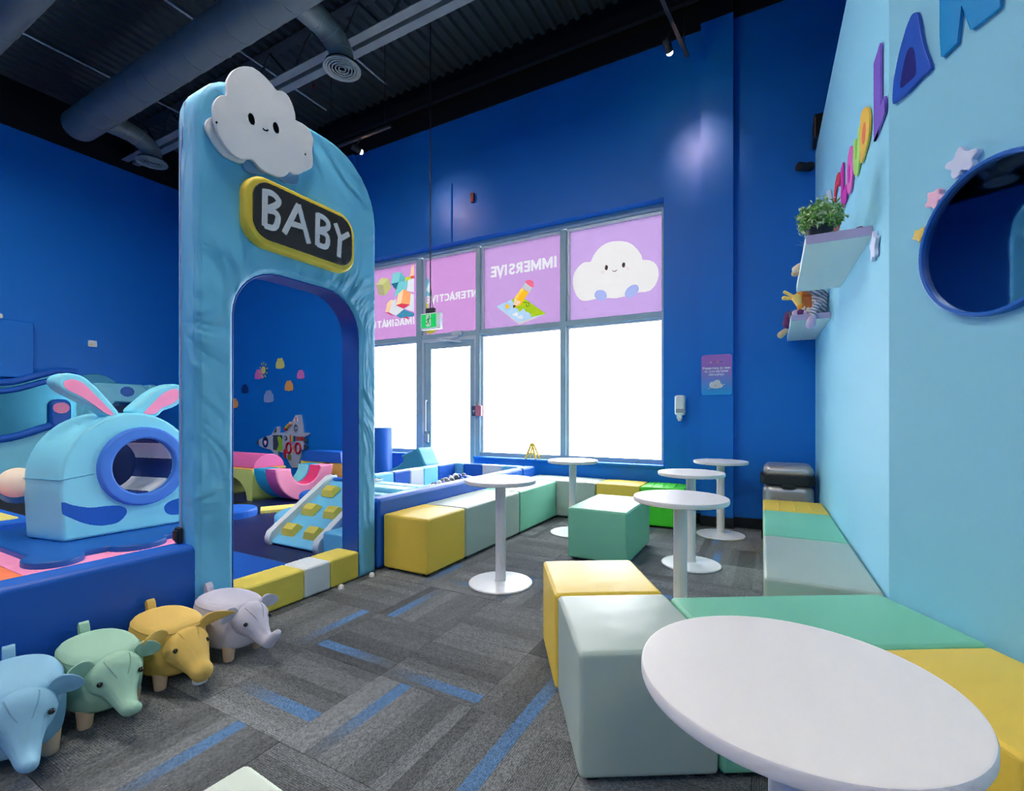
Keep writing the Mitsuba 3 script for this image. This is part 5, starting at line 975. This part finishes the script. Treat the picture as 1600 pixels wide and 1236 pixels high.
put('body', rb(-.962, -.852, YB - .11, YB - .001, 1.20, 1.425, .028, 4), 'm_plastic', 40, ds); put('spout', rb(-.938, -.885, YB - .10, YB - .03, 1.155, 1.205, .012), 'm_plastic', 40, ds); put('window_strip', bx(-.945, -.855, YB - .1115, YB - .109, 1.228, 1.272), 'm_greyplastic', False, ds)
put('drip_cup', rb(-.93, -.893, YB - .09, YB - .04, 1.135, 1.157, .008), 'm_plastic', 40, ds)
nt = thing('notice_sign', 'rounded purple to blue notice about belongings on the blue column', 'notice'); YN_ = YB - .105
f_grad = lambda p, n, uv: mix(lin((166, 112, 196)), lin((34, 150, 220)), smoothstep(1.80, 1.42, p.z))
mat('m_notice', proc(f_grad), .5, .4)
def np2(p, w0, w1): return frame(pad(p, w0, w1), (-.5275, YN_ + .004, 1.635), (1, 0, 0), (0, 0, 1), (0, -1, 0))
put('board', np2(rrect(-.152, .152, -.217, .217, .032), 0, .008), 'm_notice', False, nt)
for txt, zz, hh, wmax in (('Please keep an eyes', .062, .024, .276), ('on your personal', .028, .024, .232), ('belongings', -.006, .024, .15)):
    tm = meshkit.text_mesh(txt, hh, .0008, bold=True); v = np.array(tm.vertices); w_ = v[:, 0].max() - v[:, 0].min(); v[:, 0] = (v[:, 0] - v[:, 0].min()) * (wmax / w_) - wmax / 2
    put('text_line', frame((v, np.array(tm.faces)), (-.5275, YN_ - .0042, 1.635 + zz), (1, 0, 0), (0, 0, 1), (0, -1, 0)), 'm_acr_white', False, nt)
ccx, ccz = -.005, -.105
put('cloud', np2(unary_union([ell(ccx - .035, ccz, .032), ell(ccx + .012, ccz + .018, .034), ell(ccx + .045, ccz - .012, .022), ell(ccx, ccz - .02, .065, .022)]), .008, .0092), 'm_letterwhite', False, nt)
for sx2 in (-1, 1):
    put('cloud_eye', np2(ell(ccx + sx2 * .008, ccz - .008, .0022, .003), .0092, .0098), 'm_eye', False, nt); put('cloud_cheek', np2(ell(ccx + sx2 * .027, ccz - .013, .0045), .0092, .0098), 'm_acr_starpink', False, nt); put('cloud_hand', np2(ell(ccx + (.078 if sx2 > 0 else -.068), ccz + (-.002 if sx2 > 0 else -.04), .007), .008, .0092), 'm_letterwhite', False, nt)
for i, (xx, m_) in enumerate(((-.055, 'white'), (-.03, 'crimson'), (-.018, 'magenta'), (-.006, 'pink'), (.006, 'green'), (.018, 'yellow'), (.036, 'purple'), (.048, 'navy'), (.06, 'cyan'))):
    put('emblem_letter', np2(affinity.translate(unary_union([ell(0, 0, .009, .004), ell(-.006, -.004, .006)]) if i == 0 else rrect(-.005, .005, -.006, .006, .003), xx, .138), .008, .0092), 'm_acr_' + m_, False, nt)
spk = thing('loudspeaker', 'black loudspeaker on the blue wall, partly behind the edge of the pale wall', 'loudspeaker'); put('cabinet', rb(.345, .56, 5.36, 5.60, 3.835, 4.07, .02), 'm_darkplastic', 40, spk); put('bracket', bx(.42, .48, 5.59, 5.65, 3.92, 4.0), 'm_darkplastic', False, spk); put('grille', rb(.36, .545, 5.352, 5.362, 3.85, 4.05, .004), 'm_black', 40, spk)
cm = thing('security_camera', 'small black camera on the wall below the loudspeaker', 'camera'); put('mount', aim(lathe([(0, 0), (.045, 0), (.045, .02), (0, .02)], 24), (.325, 5.649, 3.70), (0, -1, 0)), 'm_darkplastic', 35, cm); put('body', aim(lathe([(0, 0), (.03, 0), (.04, .03), (.042, .14), (.034, .15), (0, .145)], 24), (.325, 5.63, 3.69), (-.7, -.75, -.12)), 'm_darkplastic', 35, cm)
rs = thing('fire_strobe', 'dark red fire alarm box high on the blue wall above the windows', 'alarm box'); put('housing', rb(-3.735, -3.68, YB - .04, YB - .001, 4.20, 4.33, .008), 'm_red', parent=rs); put('lens', rb(-3.722, -3.693, YB - .046, YB - .038, 4.215, 4.245, .003), 'm_acr_rubber', parent=rs)
one('wall_conduit', tube([(-4.08, YB - .012, WZ1 + .01), (-4.08, YB - .012, 4.55)], .012, 8), 'm_blue', 'thin painted conduit on the blue wall above the window', 'conduit')
ez = thing('floor_easel', 'little yellow A frame stand on the window sill', 'stand'); ex_, ey_, ez_ = -2.80, YB + .02, .624
for s in (-1, 1):
    put('leg', tube([(ex_ + s * .075, ey_ - .03, ez_), (ex_ + s * .006, ey_, ez_ + .195)], .014, 8), 'm_acr_yellow', 40, ez); put('leg', tube([(ex_ + s * .075 + .03, ey_ + .03, ez_), (ex_ + s * .006 + .02, ey_ + .005, ez_ + .195)], .011, 8), 'm_acr_yellow', 40, ez)
put('crossbar', tube([(ex_ - .05, ey_ - .02, ez_ + .07), (ex_ + .05, ey_ - .02, ez_ + .07)], .009, 6), 'm_acr_yellow', 40, ez); put('hinge', rb(ex_ - .018, ex_ + .035, ey_ - .012, ey_ + .014, ez_ + .188, ez_ + .205, .005), 'm_acr_yellow', 40, ez)
